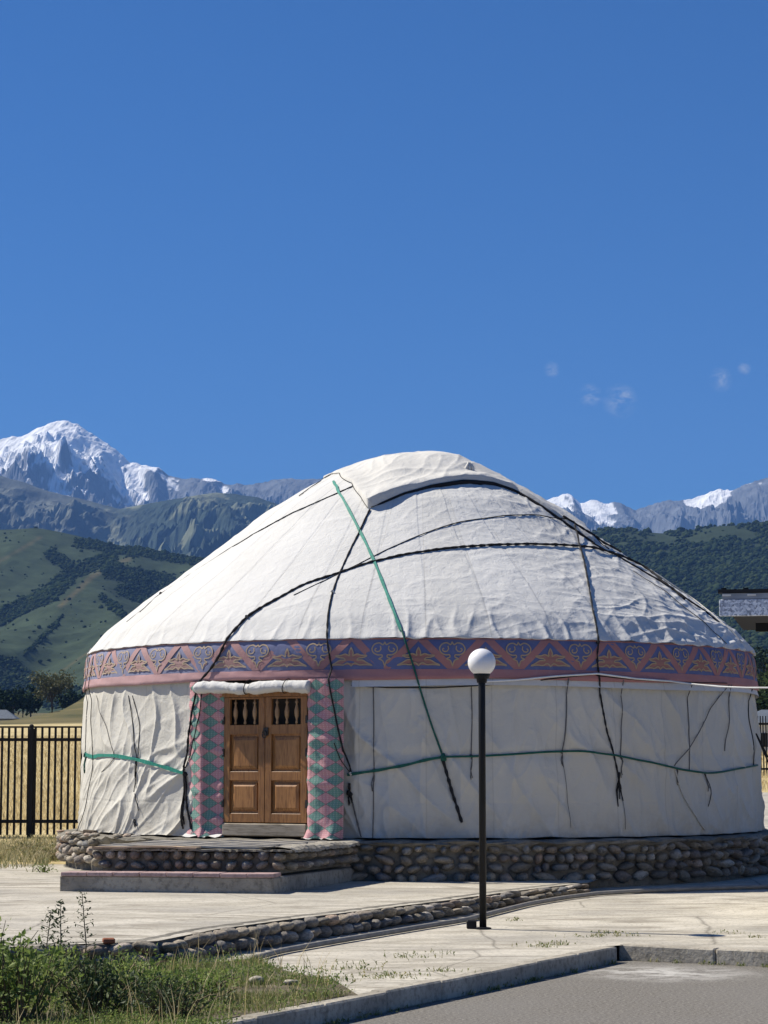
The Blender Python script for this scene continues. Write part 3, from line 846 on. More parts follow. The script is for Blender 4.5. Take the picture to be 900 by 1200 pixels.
# ------------------------------------------------------------------ entrance steps
def build_porch():
    ns = Vector((-0.205, -0.979, 0)).normalized(); ts = Vector((0.979, -0.205, 0)).normalized()
    zc = terr_z(26)
    c1 = on_plane(320, 1048, zc); c0 = on_plane(64, 1046, zc)      # front corners of the lower step
    L = (c1 - c0).dot(ts)
    c1 = Vector((c1.x, c1.y, 0)); up = Vector((0, 0, 1))
    t = thing('entrance_steps', (c1.x, c1.y, zc), 'stone and concrete doorstep with old boards on top, below the wooden door', 'steps')
    ni = Vector((-0.30, -0.954, 0)).normalized()
    def P(a, b, z): return c1 - ts * a - ni * b + up * z      # a: leftwards, b: inwards
    ax = (ts, Vector((-0.30, -0.954, 0)).normalized(), up)
    hs = 0.235
    mb = MB(); mb.box(P(L / 2, 2.1, zc + hs / 2 - 0.035), (L, 4.2, hs - 0.03), ax, bevel=0.012)
    mb.build('concrete_step', M['step_concrete'], t)
    n = 8; x = 0
    for i in range(n):
        w = L / n
        b = MB(); b.box((0, 0, 0), (w - 0.008, 0.34, 0.045), bevel=0.006)
        o = b.build('tile', M['pink_tile'], t, loc=P(x + w / 2, 0.15, zc + hs - 0.028 + random.uniform(-.003, .003)))
        o.rotation_euler = (0, random.uniform(-.006, .006), math.atan2(ts.y, ts.x) + random.uniform(-.008, .008)); x += w
    # upper platform: mortar core, two rows of stones, boards
    zt = zc + hs; fb = 0.42                               # front of the upper block
    a0, a1 = -0.02, L - 0.22
    ht = 0.86 - zt
    core = MB(); core.box(P((a0 + a1) / 2 + 0.03, fb + 0.10 + 1.8, zt + (ht - 0.03) / 2 - 0.02), (a1 - a0 - 0.20, 3.6, ht - 0.01), ax)
    core.build('mortar', M['mortar'], t)
    h1 = 0.115
    for row in range(2):
        a = a0 + 0.02
        while a < a1 - 0.05:
            w = random.uniform(0.13, 0.21)
            stone(t, P(a + w / 2, fb + 0.05, zt + 0.062 + row * 0.113 + random.uniform(-.008, .008)), ns + Vector((0, 0, .15)), w * 0.86, random.uniform(0.095, 0.125), random.uniform(0.18, 0.24), random.uniform(-.5, .5))
            a += w
    for row in range(2):
        b = fb + 0.15
        while b < 3.0:
            w = random.uniform(0.13, 0.22)
            stone(t, P(a0 + 0.04, b + w / 2, zt + 0.06 + row * 0.113), ts, w * 0.86, random.uniform(0.09, 0.12), 0.22, random.uniform(-.3, .3)); b += w
    # capping slab, ragged at the edge, then boards
    na, nb = 60, 40
    V = []
    for i in range(na):
        for j in range(nb):
            u = i / (na - 1); v = j / (nb - 1)
            a = a0 - 0.05 + u * (a1 - a0 + 0.10); bb = fb - 0.03 + v * 3.2
            V.append(P(a, bb, 0.862 + 0.012 * v + 0.004 * math.sin(a * 17) * (1 - v)))
    V = np.array([tuple(p) for p in V]).reshape(na, nb, 3)
    edge = np.array([0.025 * random.uniform(-1, 1) for _ in range(na)])
    V[:, 0, :] += np.array(ns)[None] * edge[:, None]; V[:, 0, 2] += edge * 0.25
    e2 = np.array([0.02 * random.uniform(-1, 1) for _ in range(nb)])
    V[0, :, :] += np.array(ts)[None] * e2[:, None]
    top = V.reshape(-1, 3); bot = top - np.array([0, 0, 0.022])
    Fc = grid_faces(na, nb)
    ring = [i * nb for i in range(na)] + [(na - 1) * nb + j for j in range(1, nb)] + [i * nb + nb - 1 for i in range(na - 2, -1, -1)] + [j for j in range(nb - 2, 0, -1)]
    o2 = len(top)
    sides = [(ring[i], ring[(i + 1) % len(ring)], ring[(i + 1) % len(ring)] + o2, ring[i] + o2) for i in range(len(ring))]
    mk('capping', np.vstack([top, bot]), np.vstack([Fc, Fc[:, ::-1] + o2, np.array(sides)]), M['mortar'], t, smooth=False)
    # boards run along the front
    b = fb - 0.06; k = 0
    while b < 2.5:
        w = random.uniform(0.12, 0.19)
        l0 = a0 + random.uniform(0.10, 0.35) + (0.0 if k else 0.85); l1 = a1 + random.uniform(-0.06, 0.05)
        nseg = 14; Vb = []
        for i in range(nseg):
            u = i / (nseg - 1); a = l0 + u * (l1 - l0)
            zz = 0.892 + 0.010 * (b - fb) / 2 + 0.006 * math.sin(a * 5 + k * 2) + random.uniform(-.002, .002)
            fr = 0.012 * math.sin(a * 9 + k) if k == 0 else 0.003 * math.sin(a * 7 + k)
            for (bb, dz) in ((b + fr, -0.022), (b + fr, 0.0), (b + w - 0.012, 0.0), (b + w - 0.012, -0.022)):
                Vb.append(P(a, bb, zz + dz))
        Fs = []
        for i in range(nseg - 1):
            for q in range(4):
                Fs.append((i * 4 + q, i * 4 + (q + 1) % 4, (i + 1) * 4 + (q + 1) % 4, (i + 1) * 4 + q))
        Fs += [(3, 2, 1, 0), tuple((nseg - 1) * 4 + q for q in range(4))]
        mb = MB(); mb.add(Vb, Fs); o = mb.build('floor_board', M['lino_edge'] if k == 0 else M['deck_wood'], t)
        if k == 0: o['label'] = 'pale curled front board edge'
        b += w; k += 1
    # torn felt hanging over the right-hand edge
    nb2 = 60; V = []
    for j in range(nb2):
        v = j / (nb2 - 1); bb = fb + 0.02 + v * 2.95
        for i, (aa, zz) in enumerate([(0.34, 0.880), (0.10, 0.893), (-0.04, 0.888), (-0.09, 0.862), (-0.10, 0.825)]):
            V.append(P(aa + random.uniform(-.012, .012), bb, zz + 0.012 * v + random.uniform(-.008, .008) + 0.008 * math.sin(bb * 6 + i)))
    mk('torn_felt', np.array([tuple(p) for p in V]), grid_faces(nb2, 5), M['step_concrete'], t, smooth=False)
    return t
build_porch()

# ------------------------------------------------------------------ the yurt
def outline(half, y):
    r = half / F * 34.0
    for _ in range(6):
        q = at_y(450 + half, y, 34.0 - r * r / 34.0); r = q.x / math.sqrt(1 - (r / 34.0) ** 2)
    return r, q.z
PROF = [(5.02, 0.90), (4.985, 1.9), (4.945, 2.80), (4.93, 2.95), (4.925, 3.20), (4.915, 3.38)]
for hw, y in [(384.5, 764), (369, 745), (346, 727), (316, 705), (287, 686), (236, 651), (203, 627), (175, 605), (132, 580), (103, 563.5), (70, 547), (38, 538)]:
    PROF.append(outline(hw, y))
PROF.append((0.0, PROF[-1][1] + 0.03))
PROF = np.array(PROF)
ZTOP = PROF[-1, 1]
def lean(z): return -0.075 * sstep(4.0, 5.4, z)
def _dense():
    P = PROF; out = []
    s = [0]
    for i in range(1, len(P)): s.append(s[-1] + np.hypot(*(P[i] - P[i - 1])))
    s = np.array(s); q = np.linspace(0, s[-1], 900)
    # monotone smooth: average of linear samples
    r = np.interp(q, s, P[:, 0]); z = np.interp(q, s, P[:, 1])
    k = np.hanning(37); k /= k.sum()
    rp = np.convolve(np.pad(r, 18, 'edge'), k, 'valid'); zp = np.convolve(np.pad(z, 18, 'edge'), k, 'valid')
    rp[-1] = 0; 
    return q, rp, zp
SQ, SR, SZ = _dense()
STOT = SQ[-1]
nr_ = np.gradient(SZ, SQ); nz_ = -np.gradient(SR, SQ)
_nl = np.hypot(nr_, nz_); NRM_R = nr_ / _nl; NRM_Z = nz_ / _nl
def s_of_z(z): return np.interp(z, SZ, SQ)
def surf(th, s, off=0.0):
    th = np.asarray(th, float); s = np.asarray(s, float)
    r = np.interp(s, SQ, SR); z = np.interp(s, SQ, SZ)
    r = r + off * np.interp(s, SQ, NRM_R); z = z + off * np.interp(s, SQ, NRM_Z)
    return np.stack([YC[0] + lean(z) + r * np.sin(th), YC[1] - r * np.cos(th), z], -1)
def hit(px, py):
    """point of the tent's skin seen at a photo position, as (theta, s)"""
    d = ray(px, py)
    lo = None; tprev = 26.0
    for t in np.arange(26.0, 42.0, 0.02):
        p = d * t + np.array([0, 0, EYE])
        if p[2] > ZTOP - 0.002: continue
        rho = math.hypot(p[0] - YC[0] - lean(p[2]), p[1] - YC[1])
        if rho <= np.interp(p[2], SZ, SR):
            a, b = t - 0.02, t
            for _ in range(18):
                m = (a + b) / 2; p = d * m + np.array([0, 0, EYE])
                if math.hypot(p[0] - YC[0] - lean(p[2]), p[1] - YC[1]) <= np.interp(p[2], SZ, SR): b = m
                else: a = m
            return math.atan2(p[0] - YC[0] - lean(p[2]), -(p[1] - YC[1])), float(s_of_z(p[2]))
    # beyond the outline: the nearest grazing point
    best = None
    for t in np.arange(28.0, 36.0, 0.02):
        p = d * t + np.array([0, 0, EYE])
        if p[2] > ZTOP - 0.01: continue
        g = math.hypot(p[0] - YC[0] - lean(p[2]), p[1] - YC[1]) - np.interp(p[2], SZ, SR)
        if best is None or g < best[0]: best = (g, p)
    p = best[1]
    return math.atan2(p[0] - YC[0] - lean(p[2]), -(p[1] - YC[1])), float(s_of_z(p[2]))

def theta_axis(n_front=900, n_back=90, lim=100):
    f = np.radians(np.linspace(-lim, lim, n_front)); b = np.radians(np.linspace(lim, 360 - lim, n_back + 2)[1:])
    return np.concatenate([f, b])
yurt = thing('yurt', (YC[0], YC[1], 0.90), 'big white felt and canvas yurt with patterned band, roped down on its stone base', 'yurt')
TH_DL = hit(236, 900)[0]; TH_DR = hit(392, 900)[0]

def folds(u, v, ang, fr, st, seed, wp=0.5):
    p = u * math.cos(ang) + v * math.sin(ang); q = -u * math.sin(ang) + v * math.cos(ang)
    n = perlin(p * fr + wp * perlin(u * 1.1, v * 1.1, seed + 5), q * st, seed)
    return (1 - np.abs(n) * 1.8) ** 3 - 0.25

def build_wall():
    s0, s1 = s_of_z(0.905), s_of_z(3.02)
    def seg(th, name_i):
        ss = np.linspace(s0, s1, 130)
        tt, sv = np.meshgrid(th, ss, indexing='ij')
        u = tt * 5.0; v = sv
        h = (v - s0) / (s1 - s0)
        left = sstep(math.radians(-33), math.radians(-40), tt) * sstep(math.radians(-120), math.radians(-86), tt)
        near_r = sstep(math.radians(5), math.radians(-15), tt) * (1 - left)
        low = sstep(0.75, 0.25, h)
        w = np.zeros_like(u)
        # left lit sheet: slack cloth, diagonal folds low on the right, hanging folds from the ties
        w += left * (0.052 * folds(u, v, math.radians(-46), 2.6, 0.5, 301) * (0.15 + 0.9 * low) * sstep(math.radians(-82), math.radians(-50), tt) + 0.042 * folds(u, v, math.radians(10), 1.7, 0.30, 311) * (1 - low * 0.7) + 0.014 * folds(u, v, math.radians(-55), 5.0, 0.9, 321) * low + 0.010 * fbm(u * 1.5, v * 1.5, 3, 322))
        # right sheet: long gentle sags falling from the ties, diagonals near the door
        rt = 1 - left
        w += rt * (0.050 * folds(u, v, math.radians(28), 1.25, 0.30, 331, 0.2) * sstep(0.1, 0.5, h) + 0.048 * folds(u, v, math.radians(36), 2.2, 0.40, 341, 0.2) * sstep(1.0, 0.3, h) + 0.010 * folds(u, v, math.radians(-20), 4.0, 1.4, 351) + 0.040 * folds(u, v, math.radians(4), 1.7, 0.16, 347, 0.15))
        w += near_r * 0.026 * folds(u, v, math.radians(42), 2.6, 0.35, 361, 0.2) * sstep(0.85, 0.2, h)
        w += 0.008 * fbm(u * 3.2, v * 3.2, 4, 371)
        w *= sstep(1.0, 0.86, h)
        # seam line, a narrow tuck
        zz = np.interp(sv, SQ, SZ)
        w += -0.006 * np.exp(-((zz - (1.36 + 0.01 * np.sin(u * 3))) / 0.008) ** 2)
        # the belt pulls the cloth in
        w += -0.016 * np.exp(-((zz - 1.98) / 0.07) ** 2)
        # hem flares and ripples
        w += (0.006 + 0.016 * perlin(u * 2.3, u * 0, 381)) * sstep(0.06, 0.0, h)
        P = surf(tt, sv, w + 0.012 - 0.025 * left - 0.045 * rt)
        P[:, 0, 2] += 0.012 * perlin(th * 11, th * 0, 391)
        return mk('wall_cover', P.reshape(-1, 3), grid_faces(len(th), len(ss)), M['canvas_wall'], yurt)
    f = np.radians
    seg(np.linspace(f(-100), TH_DL - 0.012, 520), 0)
    seg(np.linspace(TH_DR - 0.03, f(100), 760), 1)
    seg(np.linspace(f(99.7), f(260.3), 120), 2)
build_wall()

def build_roof():
    th = theta_axis(920, 90)
    sa = s_of_z(3.43); ss = np.concatenate([sa + np.linspace(0, 0.9, 76), np.linspace(sa + 0.9, STOT - 0.25, 165)[1:]])
    tt, sv = np.meshgrid(th, ss, indexing='ij')
    r = np.interp(sv, SQ, SR); u = tt * np.maximum(r, 0.6); q = sv - sa
    right = sstep(math.radians(-14), math.radians(2), tt)
    rightfar = sstep(math.radians(15), math.radians(55), tt)
    lam = math.radians(9.9)
    ph = (tt / lam) % 1.0
    w = 0.0045 * (ph - 0.5) * sstep(0.0, 0.4, q)                 # overlapping strips
    w += 0.010 * (1 - right) * folds(u, sv, math.radians(86), 1.2, 0.25, 401)
    # creased right front
    tw = tt * 4.3
    c1 = folds(tw, sv, math.radians(100), 3.4, 0.75, 411); c2 = folds(tw, sv, math.radians(72), 4.6, 1.1, 421)
    c3 = folds(tw, sv, math.radians(130), 2.6, 0.7, 431)
    w += right * (0.4 + 0.6 * rightfar) * (0.016 * c1 + 0.012 * c2 + 0.010 * c3 * rightfar + 0.006 * fbm(tw * 5, sv * 5, 4, 441))
    w += (0.25 + 0.75 * rightfar) * right * 0.02 * folds(tw, sv, math.radians(-30), 2.2, 0.6, 445) * sstep(2.6, 0.4, q)
    w += (1 - right) * 0.004 * fbm(tt * 14, sv * 3, 4, 451)
    # gathers at the eave
    g = (0.5 + 0.5 * right)
    w += g * 0.030 * folds(tt * 4.9, q, math.radians(8), 3.2, 0.5, 461) * sstep(0.75, 0.05, q)
    w += g * 0.016 * perlin(tt * 30, q * 1.5, 471) * sstep(0.5, 0.0, q)
    P = surf(tt, sv, w + 0.035 + 0.012 * sstep(0.25, 0.0, q))
    # hem: turned under, wavy
    P[:, 0, 2] += 0.018 * perlin(th * 16, th * 0, 481)
    cx = np.stack([np.sin(th), -np.cos(th), np.zeros_like(th)], -1)
    P[:, :10] += cx[:, None, :] * (0.012 * (1 - np.linspace(0, 1, 10)))[None, :, None]
    inner = P[:, :1] - cx[:, None, :] * 0.05 - np.array([0, 0, -0.01])
    P = np.concatenate([inner, P], 1)
    mk('roof_cover', P.reshape(-1, 3), grid_faces(len(th), P.shape[1]), M['canvas'], yurt)
build_roof()

def build_crown():
    # the flap over the smoke ring: its edge follows the photo on the visible side
    ed = [(378, 563), (388, 557), (402, 556), (415, 568), (424, 583), (433, 597), (450, 590), (475, 580), (505, 572), (540, 567), (575, 569), (600, 577), (630, 594), (660, 615), (692, 638)]
    E = [hit(*p) for p in ed]
    E = sorted(E)
    th_e = np.array([e[0] for e in E]); s_e = np.array([e[1] for e in E])
    th = theta_axis(360, 120, 100)
    lo, hi = th_e[0], th_e[-1]
    tw = np.where(th > math.pi, th - 2 * math.pi, th)
    ext_t = np.concatenate([[-math.pi - 0.01, -2.2], th_e, [2.2, math.pi + 0.01]])
    ext_s = np.concatenate([[STOT - 1.2, STOT - 1.0], s_e, [STOT - 1.2, STOT - 1.2]])
    edge = np.interp(tw, ext_t, ext_s)
    kk = np.hanning(5); kk /= kk.sum()
    edge = np.convolve(np.concatenate([edge[-2:], edge, edge[:2]]), kk, 'valid')
    v = np.linspace(0, 1, 90)
    tt, vv = np.meshgrid(th, v, indexing='ij')
    sv = edge[:, None] + (STOT - edge[:, None]) * vv
    front = np.exp(-((tw[:, None] - math.radians(22)) / math.radians(38)) ** 2)
    puff = 0.03 + 0.085 * np.sin(np.pi * np.clip(vv * 1.2, 0, 1)) * front + 0.085 * np.exp(-(vv / 0.12) ** 2) * front
    puff = puff + 0.030 * np.exp(-(vv / 0.15) ** 2) + 0.075 * np.exp(-((tw[:, None] - math.radians(-13)) / math.radians(9)) ** 2) * np.clip(1 - vv * 1.3, 0, 1)
    px = (STOT - sv) * np.sin(tt); py = (STOT - sv) * np.cos(tt)
    w = 0.018 * folds(px, py, math.radians(60), 1.6, 0.6, 501) + 0.012 * folds(px, py, math.radians(15), 2.4, 0.8, 511) + 0.008 * fbm(px * 4, py * 4, 3, 521)
    fade = np.clip((STOT - sv) / 0.5, 0, 1)
    P = surf(tt, sv, puff + w * fade)
    lip = surf(th, edge - 0.05, 0.012)[:, None]
    P = np.concatenate([lip, P], 1)
    mk('crown_cover', P.reshape(-1, 3), grid_faces(len(th), P.shape[1]), M['canvas_crown'], yurt)
    # dark tube standing in for the shade gap under the flap
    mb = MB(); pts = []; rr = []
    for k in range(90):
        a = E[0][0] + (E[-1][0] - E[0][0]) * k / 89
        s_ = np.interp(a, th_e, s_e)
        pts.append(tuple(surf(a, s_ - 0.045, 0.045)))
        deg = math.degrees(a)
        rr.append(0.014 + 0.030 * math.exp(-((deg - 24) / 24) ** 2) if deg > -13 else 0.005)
    mb.tube(pts, rr, 6); mb.build('flap_shade', M['rope_dark'], yurt, smooth=True)
    # knot of cloth on the right shoulder
    mb = MB(); a, s_ = hit(548, 556)
    for dx in (-0.03, 0.0, 0.03):
        p = Vector(tuple(surf(a + dx * 0.4, s_, 0.10)))
        mb.tube([p + Vector((0, 0, 0.09)), p + Vector((dx, -0.02, 0.0)), p + Vector((dx * 1.6, -0.03, -0.10))], [0.012, 0.028, 0.010], 6)
    mb.build('cloth_knot', M['canvas_crown'], yurt, smooth=True)
build_crown()

# ---- patterned band
def build_band():
    z0, z1 = 2.955, 3.445
    th = theta_axis(720, 120)
    th = np.concatenate([th, [math.radians(260.0)]])
    ss = np.linspace(s_of_z(z0), s_of_z(z1), 14)
    def boff(t, z):
        return 0.028 + 0.006 * perlin(np.asarray(t) * 9, np.asarray(z) * 2, 601) + 0.004 * perlin(np.asarray(t) * 26, np.asarray(z) * 5, 611)
    tt, sv = np.meshgrid(th, ss, indexing='ij'); zz = np.interp(sv, SQ, SZ)
    P = surf(tt, sv, boff(tt, zz))
    band = mk('patterned_band', P.reshape(-1, 3), grid_faces(len(th), len(ss)), M['print_blue'], yurt)
    zb = z0 + 0.10
    def pt(t, z, lift): return surf(t, s_of_z(z), boff(t, z) + lift)
    # bottom border, two folds
    tb = th; V = []
    prof = [(z0 - 0.030, 0.000), (z0 - 0.022, 0.022), (z0 + 0.02, 0.016), (z0 + 0.055, 0.012), (zb, 0.003)]
    for t in tb:
        for z, l in prof: V.append(pt(t, z + 0.010 * math.sin(t * 9) * (1 if z < z0 + 0.03 else 0), l + (0.004 * math.sin(t * 40 + z * 60))))
    mk('border', np.array(V), grid_faces(len(tb), len(prof)), M['print_pink'], band)
    # top trim line
    V = []
    for t in tb:
        for z in (3.424, 3.440): V.append(pt(t, z, 0.004))
    mk('trim', np.array(V), grid_faces(len(tb), 2), M['print_red'], band)
    zt = 3.418; Hh = zt - zb; lam = math.radians(360 / 36); ph0 = math.radians(3.9)
    # red zigzag: a band whose centre line goes down at each scroll and up between them
    V = []; Fc = []
    def strip(t0, za, t1, zbb, hw):
        n = 8; base = len(V)
        for k in range(n + 1):
            f = k / n; t = t0 + (t1 - t0) * f; z = za + (zbb - za) * f
            V.append(pt(t - hw, z, 0.003)); V.append(pt(t + hw, z, 0.003))
        for k in range(n): Fc.append((base + 2 * k, base + 2 * k + 1, base + 2 * k + 3, base + 2 * k + 2))
    for k in range(36):
        c = ph0 + lam * k
        strip(c - lam * 0.44, zt, c, zb + 0.004, lam * 0.078)
        strip(c, zb + 0.004, c + lam * 0.44, zt, lam * 0.078)
    mk('zigzag', np.array(V), np.array(Fc), M['print_red'], band)
    up = [(0, .84), (.035, .66), (.03, .53), (.10, .60), (.17, .55), (.27, .53), (.20, .46), (.13, .44), (.10, .36), (.19, .36), (.28, .24), (.36, .15), (.24, .19), (.14, .17), (.06, .25), (0, .13)]
    dn = [(0, .10), (.035, .30), (.10, .36), (.045, .42), (.05, .50), (.12, .50), (.19, .58), (.215, .72), (.17, .86), (.09, .90), (.03, .84), (0, .93)]
    def smooth(p, n=3):
        p = [Vector((a, b)) for a, b in p]; out = []
        for i in range(len(p) - 1):
            p0 = p[max(i - 1, 0)]; p1 = p[i]; p2 = p[i + 1]; p3 = p[min(i + 2, len(p) - 1)]
            for j in range(n):
                t = j / n
                out.append(0.5 * ((2 * p1) + (p2 - p0) * t + (2 * p0 - 5 * p1 + 4 * p2 - p3) * t * t + (3 * p1 - p0 - 3 * p2 + p3) * t ** 3))
        out.append(p[-1]); return out
    spiral = [(.12 + (.075 - .010 * k) * math.cos(2.4 + k * 0.75) , .70 + (.15 - .02 * k) * math.sin(2.4 + k * 0.75)) for k in range(8)]
    def motif(c, half, kind):
        mb = MB()
        R = [Vector((q.x * 0.88, q.y * (0.90 if kind == 'up' else 1.0))) for q in smooth(half)]; pts = R + [Vector((-p.x, p.y)) for p in reversed(R[1:-1])]
        loop = [tuple(pt(c + p.x * lam, zb + p.y * Hh, 0.0065)) for p in pts]
        cen = tuple(pt(c, zb + 0.42 * Hh, 0.0065))
        # fill between the mirrored halves, row by row
        n = len(R); Lp = [tuple(pt(c - p.x * lam, zb + p.y * Hh, 0.0065)) for p in R]; Rp = [tuple(pt(c + p.x * lam, zb + p.y * Hh, 0.0065)) for p in R]
        mb.add(Lp + Rp, [(i, n + i, n + i + 1, i + 1) for i in range(n - 1)], 0)
        def ribbon(pl, closed, w=0.008):
            m = len(pl); V = []; Fs = []
            for i, p in enumerate(pl):
                a = pl[(i - 1) % m] if closed or i > 0 else p; b = pl[(i + 1) % m] if closed or i < m - 1 else p
                d = Vector(((b.x - a.x) * lam * 4.95, (b.y - a.y) * Hh))
                if d.length < 1e-9: d = Vector((1, 0))
                d.normalize(); nx, ny = -d.y * w / (lam * 4.95), d.x * w / Hh
                V.append(tuple(pt(c + (p.x + nx) * lam, zb + (p.y + ny) * Hh, 0.0095))); V.append(tuple(pt(c + (p.x - nx) * lam, zb + (p.y - ny) * Hh, 0.0095)))
            for i in range(m if closed else m - 1):
                j = (i + 1) % m; Fs.append((2 * i, 2 * i + 1, 2 * j + 1, 2 * j))
            mb.add(V, Fs, 1)
        ribbon(pts, True)
        if kind == 'dn':
            for sg in (1, -1): ribbon([Vector((sg * a, b)) for a, b in spiral], False, 0.008)
        return mb.build('motif', [M['print_rust'] if kind == 'up' else M['print_blue'], M['print_tan']], band)
    for k in range(36):
        c = ph0 + lam * k
        dg = (math.degrees(c) + 180) % 360 - 180
        if abs(dg) < 96: motif(c, dn, 'dn')
        dg2 = (math.degrees(c + lam / 2) + 180) % 360 - 180
        if abs(dg2) < 96: motif(c + lam / 2, up, 'up')
    # white hem of the roof lining showing under the band
    V = []
    for t in th:
        for z, l in ((z0 - 0.115, 0.040), (z0 - 0.02, 0.020)): V.append(surf(t, s_of_z(z + 0.012 * math.sin(t * 7)), l))
    V = np.array(V)
    keep = grid_faces(len(th), 2)
    keep = keep[[th[f[0] // 2] > TH_DR + 0.04 for f in keep]]
    mk('lining_hem', V, keep, M['canvas'], yurt)
build_band()

# ---- door, jamb cloths and rolled flap
PHI = math.radians(31)
nd = Vector((-math.sin(PHI), -math.cos(PHI), 0)); td = Vector((math.cos(PHI), -math.sin(PHI), 0)); UP = Vector((0, 0, 1))
thc = hit(311.5, 890)[0]
DC = circ(thc, 4.965)
def D(x, z, y=0.0): return DC + td * x + nd * y + UP * z
def dx_at(px, z=1.9):
    d = ray(px, 890); t = (DC.dot(nd)) / (d[0] * nd.x + d[1] * nd.y)
    p = Vector((d[0] * t, d[1] * t, 0)); return (p - DC).dot(td)
XL, XR = dx_at(263), dx_at(361)
def build_door():
    ax = (td, nd, UP)
    zb, zt = 1.105, 2.72
    W = XR - XL; xm = (XL + XR) / 2
    fr = MB()
    for x in (XL - 0.03, XR + 0.03): fr.box(D(x, (0.92 + zt) / 2, -0.055), (0.06, 0.12, zt - 0.92), ax, bevel=0.006)
    fr.box(D(xm, zt + 0.05, -0.012), (W + 0.12, 0.115, 0.10), ax, bevel=0.006)
    fr.build('door_frame', M['door_wood'], yurt)
    sl = MB(); sl.box(D(xm, (0.935 + zb) / 2 - 0.004, 0.0), (W - 0.004, 0.10, zb - 0.945), ax, bevel=0.012)
    sl.build('threshold', M['sill_wood'], yurt)
    for sgn in (-1, 1):
        x0, x1 = (XL + 0.004, xm - 0.004) if sgn < 0 else (xm + 0.004, XR - 0.004)
        w = x1 - x0; st = 0.095; xc = (x0 + x1) / 2
        lf = MB()
        for x in (x0 + st / 2, x1 - st / 2): lf.box(D(x, (zb + zt) / 2, 0), (st, 0.05, zt - zb - 0.008), ax, bevel=0.004)
        rails = [(zb + 0.004, zb + 0.12), (1.645, 1.76), (2.235, 2.36), (zt - 0.03, zt - 0.004)]
        for a, b in rails: lf.box(D(xc, (a + b) / 2, -0.001), (w - 2 * st + 0.002, 0.048, b - a), ax, bevel=0.004)
        leaf = lf.build('door_leaf', M['door_wood'], yurt)
        for a, b in ((rails[0][1], rails[1][0]), (rails[1][1], rails[2][0])):
            pw = w - 2 * st; ph = b - a; zc = (a + b) / 2
            V = []
            for (ix, iz, dy) in ((pw / 2, ph / 2, -0.018), (pw / 2 - 0.03, ph / 2 - 0.03, -0.018), (pw / 2 - 0.035, ph / 2 - 0.035, 0.000), (pw / 2 - 0.075, ph / 2 - 0.075, 0.020)):
                for sx, sz in ((-1, -1), (1, -1), (1, 1), (-1, 1)): V.append(D(xc + sx * ix, zc + sz * iz, dy))
            Fs = [(k * 4 + i, k * 4 + (i + 1) % 4, k * 4 + 4 + (i + 1) % 4, k * 4 + 4 + i) for k in range(3) for i in range(4)] + [(12, 13, 14, 15)]
            mb = MB(); mb.add(V, Fs); mb.build('panel', M['door_panel_wood'], leaf)
        hgt = rails[3][0] - rails[2][1]; bz = rails[2][1]
        pr = [(0.010, 0), (0.022, 0.02), (0.012, 0.05), (0.030, 0.10), (0.034, 0.15), (0.020, 0.20), (0.012, 0.23), (0.026, 0.25), (0.012, 0.265), (0.012, 0.29)]
        k = hgt / 0.29
        for i in range(3):
            mb = MB(); mb.lathe([(r * 0.95, z * k) for r, z in pr], D(x0 + st + (w - 2 * st) * (i + 0.5) / 3, bz, 0), 10)
            mb.build('baluster', M['turned_wood'], leaf, smooth=True)
        for z in (1.35, 2.0, 2.42):
            hb = MB(); hb.box(D(x0 - 0.002 if sgn < 0 else x1 + 0.002, z, 0.028), (0.035, 0.02, 0.10), ax); hb.build('hinge', M['iron'], leaf)
        if sgn > 0:
            mb = MB(); mb.box(D(x0 + 0.02, 2.27, 0.035), (0.07, 0.022, 0.10), ax, bevel=0.004)
            ring = [D(x0 + 0.005 + 0.03 * math.cos(a), 2.235 + 0.045 * math.sin(a), 0.055) for a in np.linspace(0, 2 * math.pi, 13)]
            mb.tube(ring, 0.008, 6)
            mb.build('padlock', M['iron'], leaf)
    mb = MB(); mb.box(D(xm, (zb + zt) / 2, -0.45), (W + 0.5, 0.02, 2.0), ax); mb.build('interior_shade', M['interior_dark'], yurt)  # added dark sheet standing in for the tent's unlit inside
    # jamb cloths
    z0, z1 = 0.915, 2.93
    def cloth(prof, name_seed, base_flare):
        nz = 60; L = [0]
        for a, b in zip(prof[:-1], prof[1:]): L.append(L[-1] + math.hypot(b[0] - a[0], b[1] - a[1]))
        nx = 26; q = np.linspace(0, L[-1], nx)
        xs = np.interp(q, L, [p[0] for p in prof]); ys = np.interp(q, L, [p[1] for p in prof])
        V = []; UV = []
        for i in range(nz):
            h = i / (nz - 1); z = z0 + h * (z1 - z0)
            for j in range(nx):
                wv = 0.030 * float(folds(np.array(q[j] * 1.0), np.array(z), math.radians(62), 4.0, 1.2, name_seed)) + 0.014 * float(perlin(np.array(q[j] * 5), np.array(z * 4), name_seed + 3))
                fl = base_flare * max(0, 1 - h * 14) * (0.6 + 0.5 * math.sin(q[j] * 16))
                V.append(D(xs[j], z, ys[j] + wv * min(1, 6 * (0.05 + min(j, nx - 1 - j) / nx)) + fl)); UV.append((q[j] - 0.13, z))
        mk('jamb_cloth', np.array([tuple(p) for p in V]), grid_faces(nz, nx), M['diamond_cloth'], yurt, uv=UV)
    xa = dx_at(219); xb = dx_at(243.5); xc = dx_at(263.5)
    yl = -0.02
    cloth([(xa - 0.02, -0.09), (xa + 0.03, -0.01), ((xa + xb) / 2 - 0.02, 0.065), (xb - 0.03, 0.112), (xb - 0.008, 0.105), (xb + 0.012, 0.055), (xc, 0.035), (xc + 0.01, -0.03)], 701, 0.08)
    xd = dx_at(362); xe = dx_at(375); xf = dx_at(398)
    def bow(x):                                        # the round wall falls away from the flat door plane
        return 0
    def wall_y(x):
        p = DC + td * x
        v = Vector((p.x - YC[0], p.y - YC[1], 0)); rho = v.length
        return 5.0 - rho
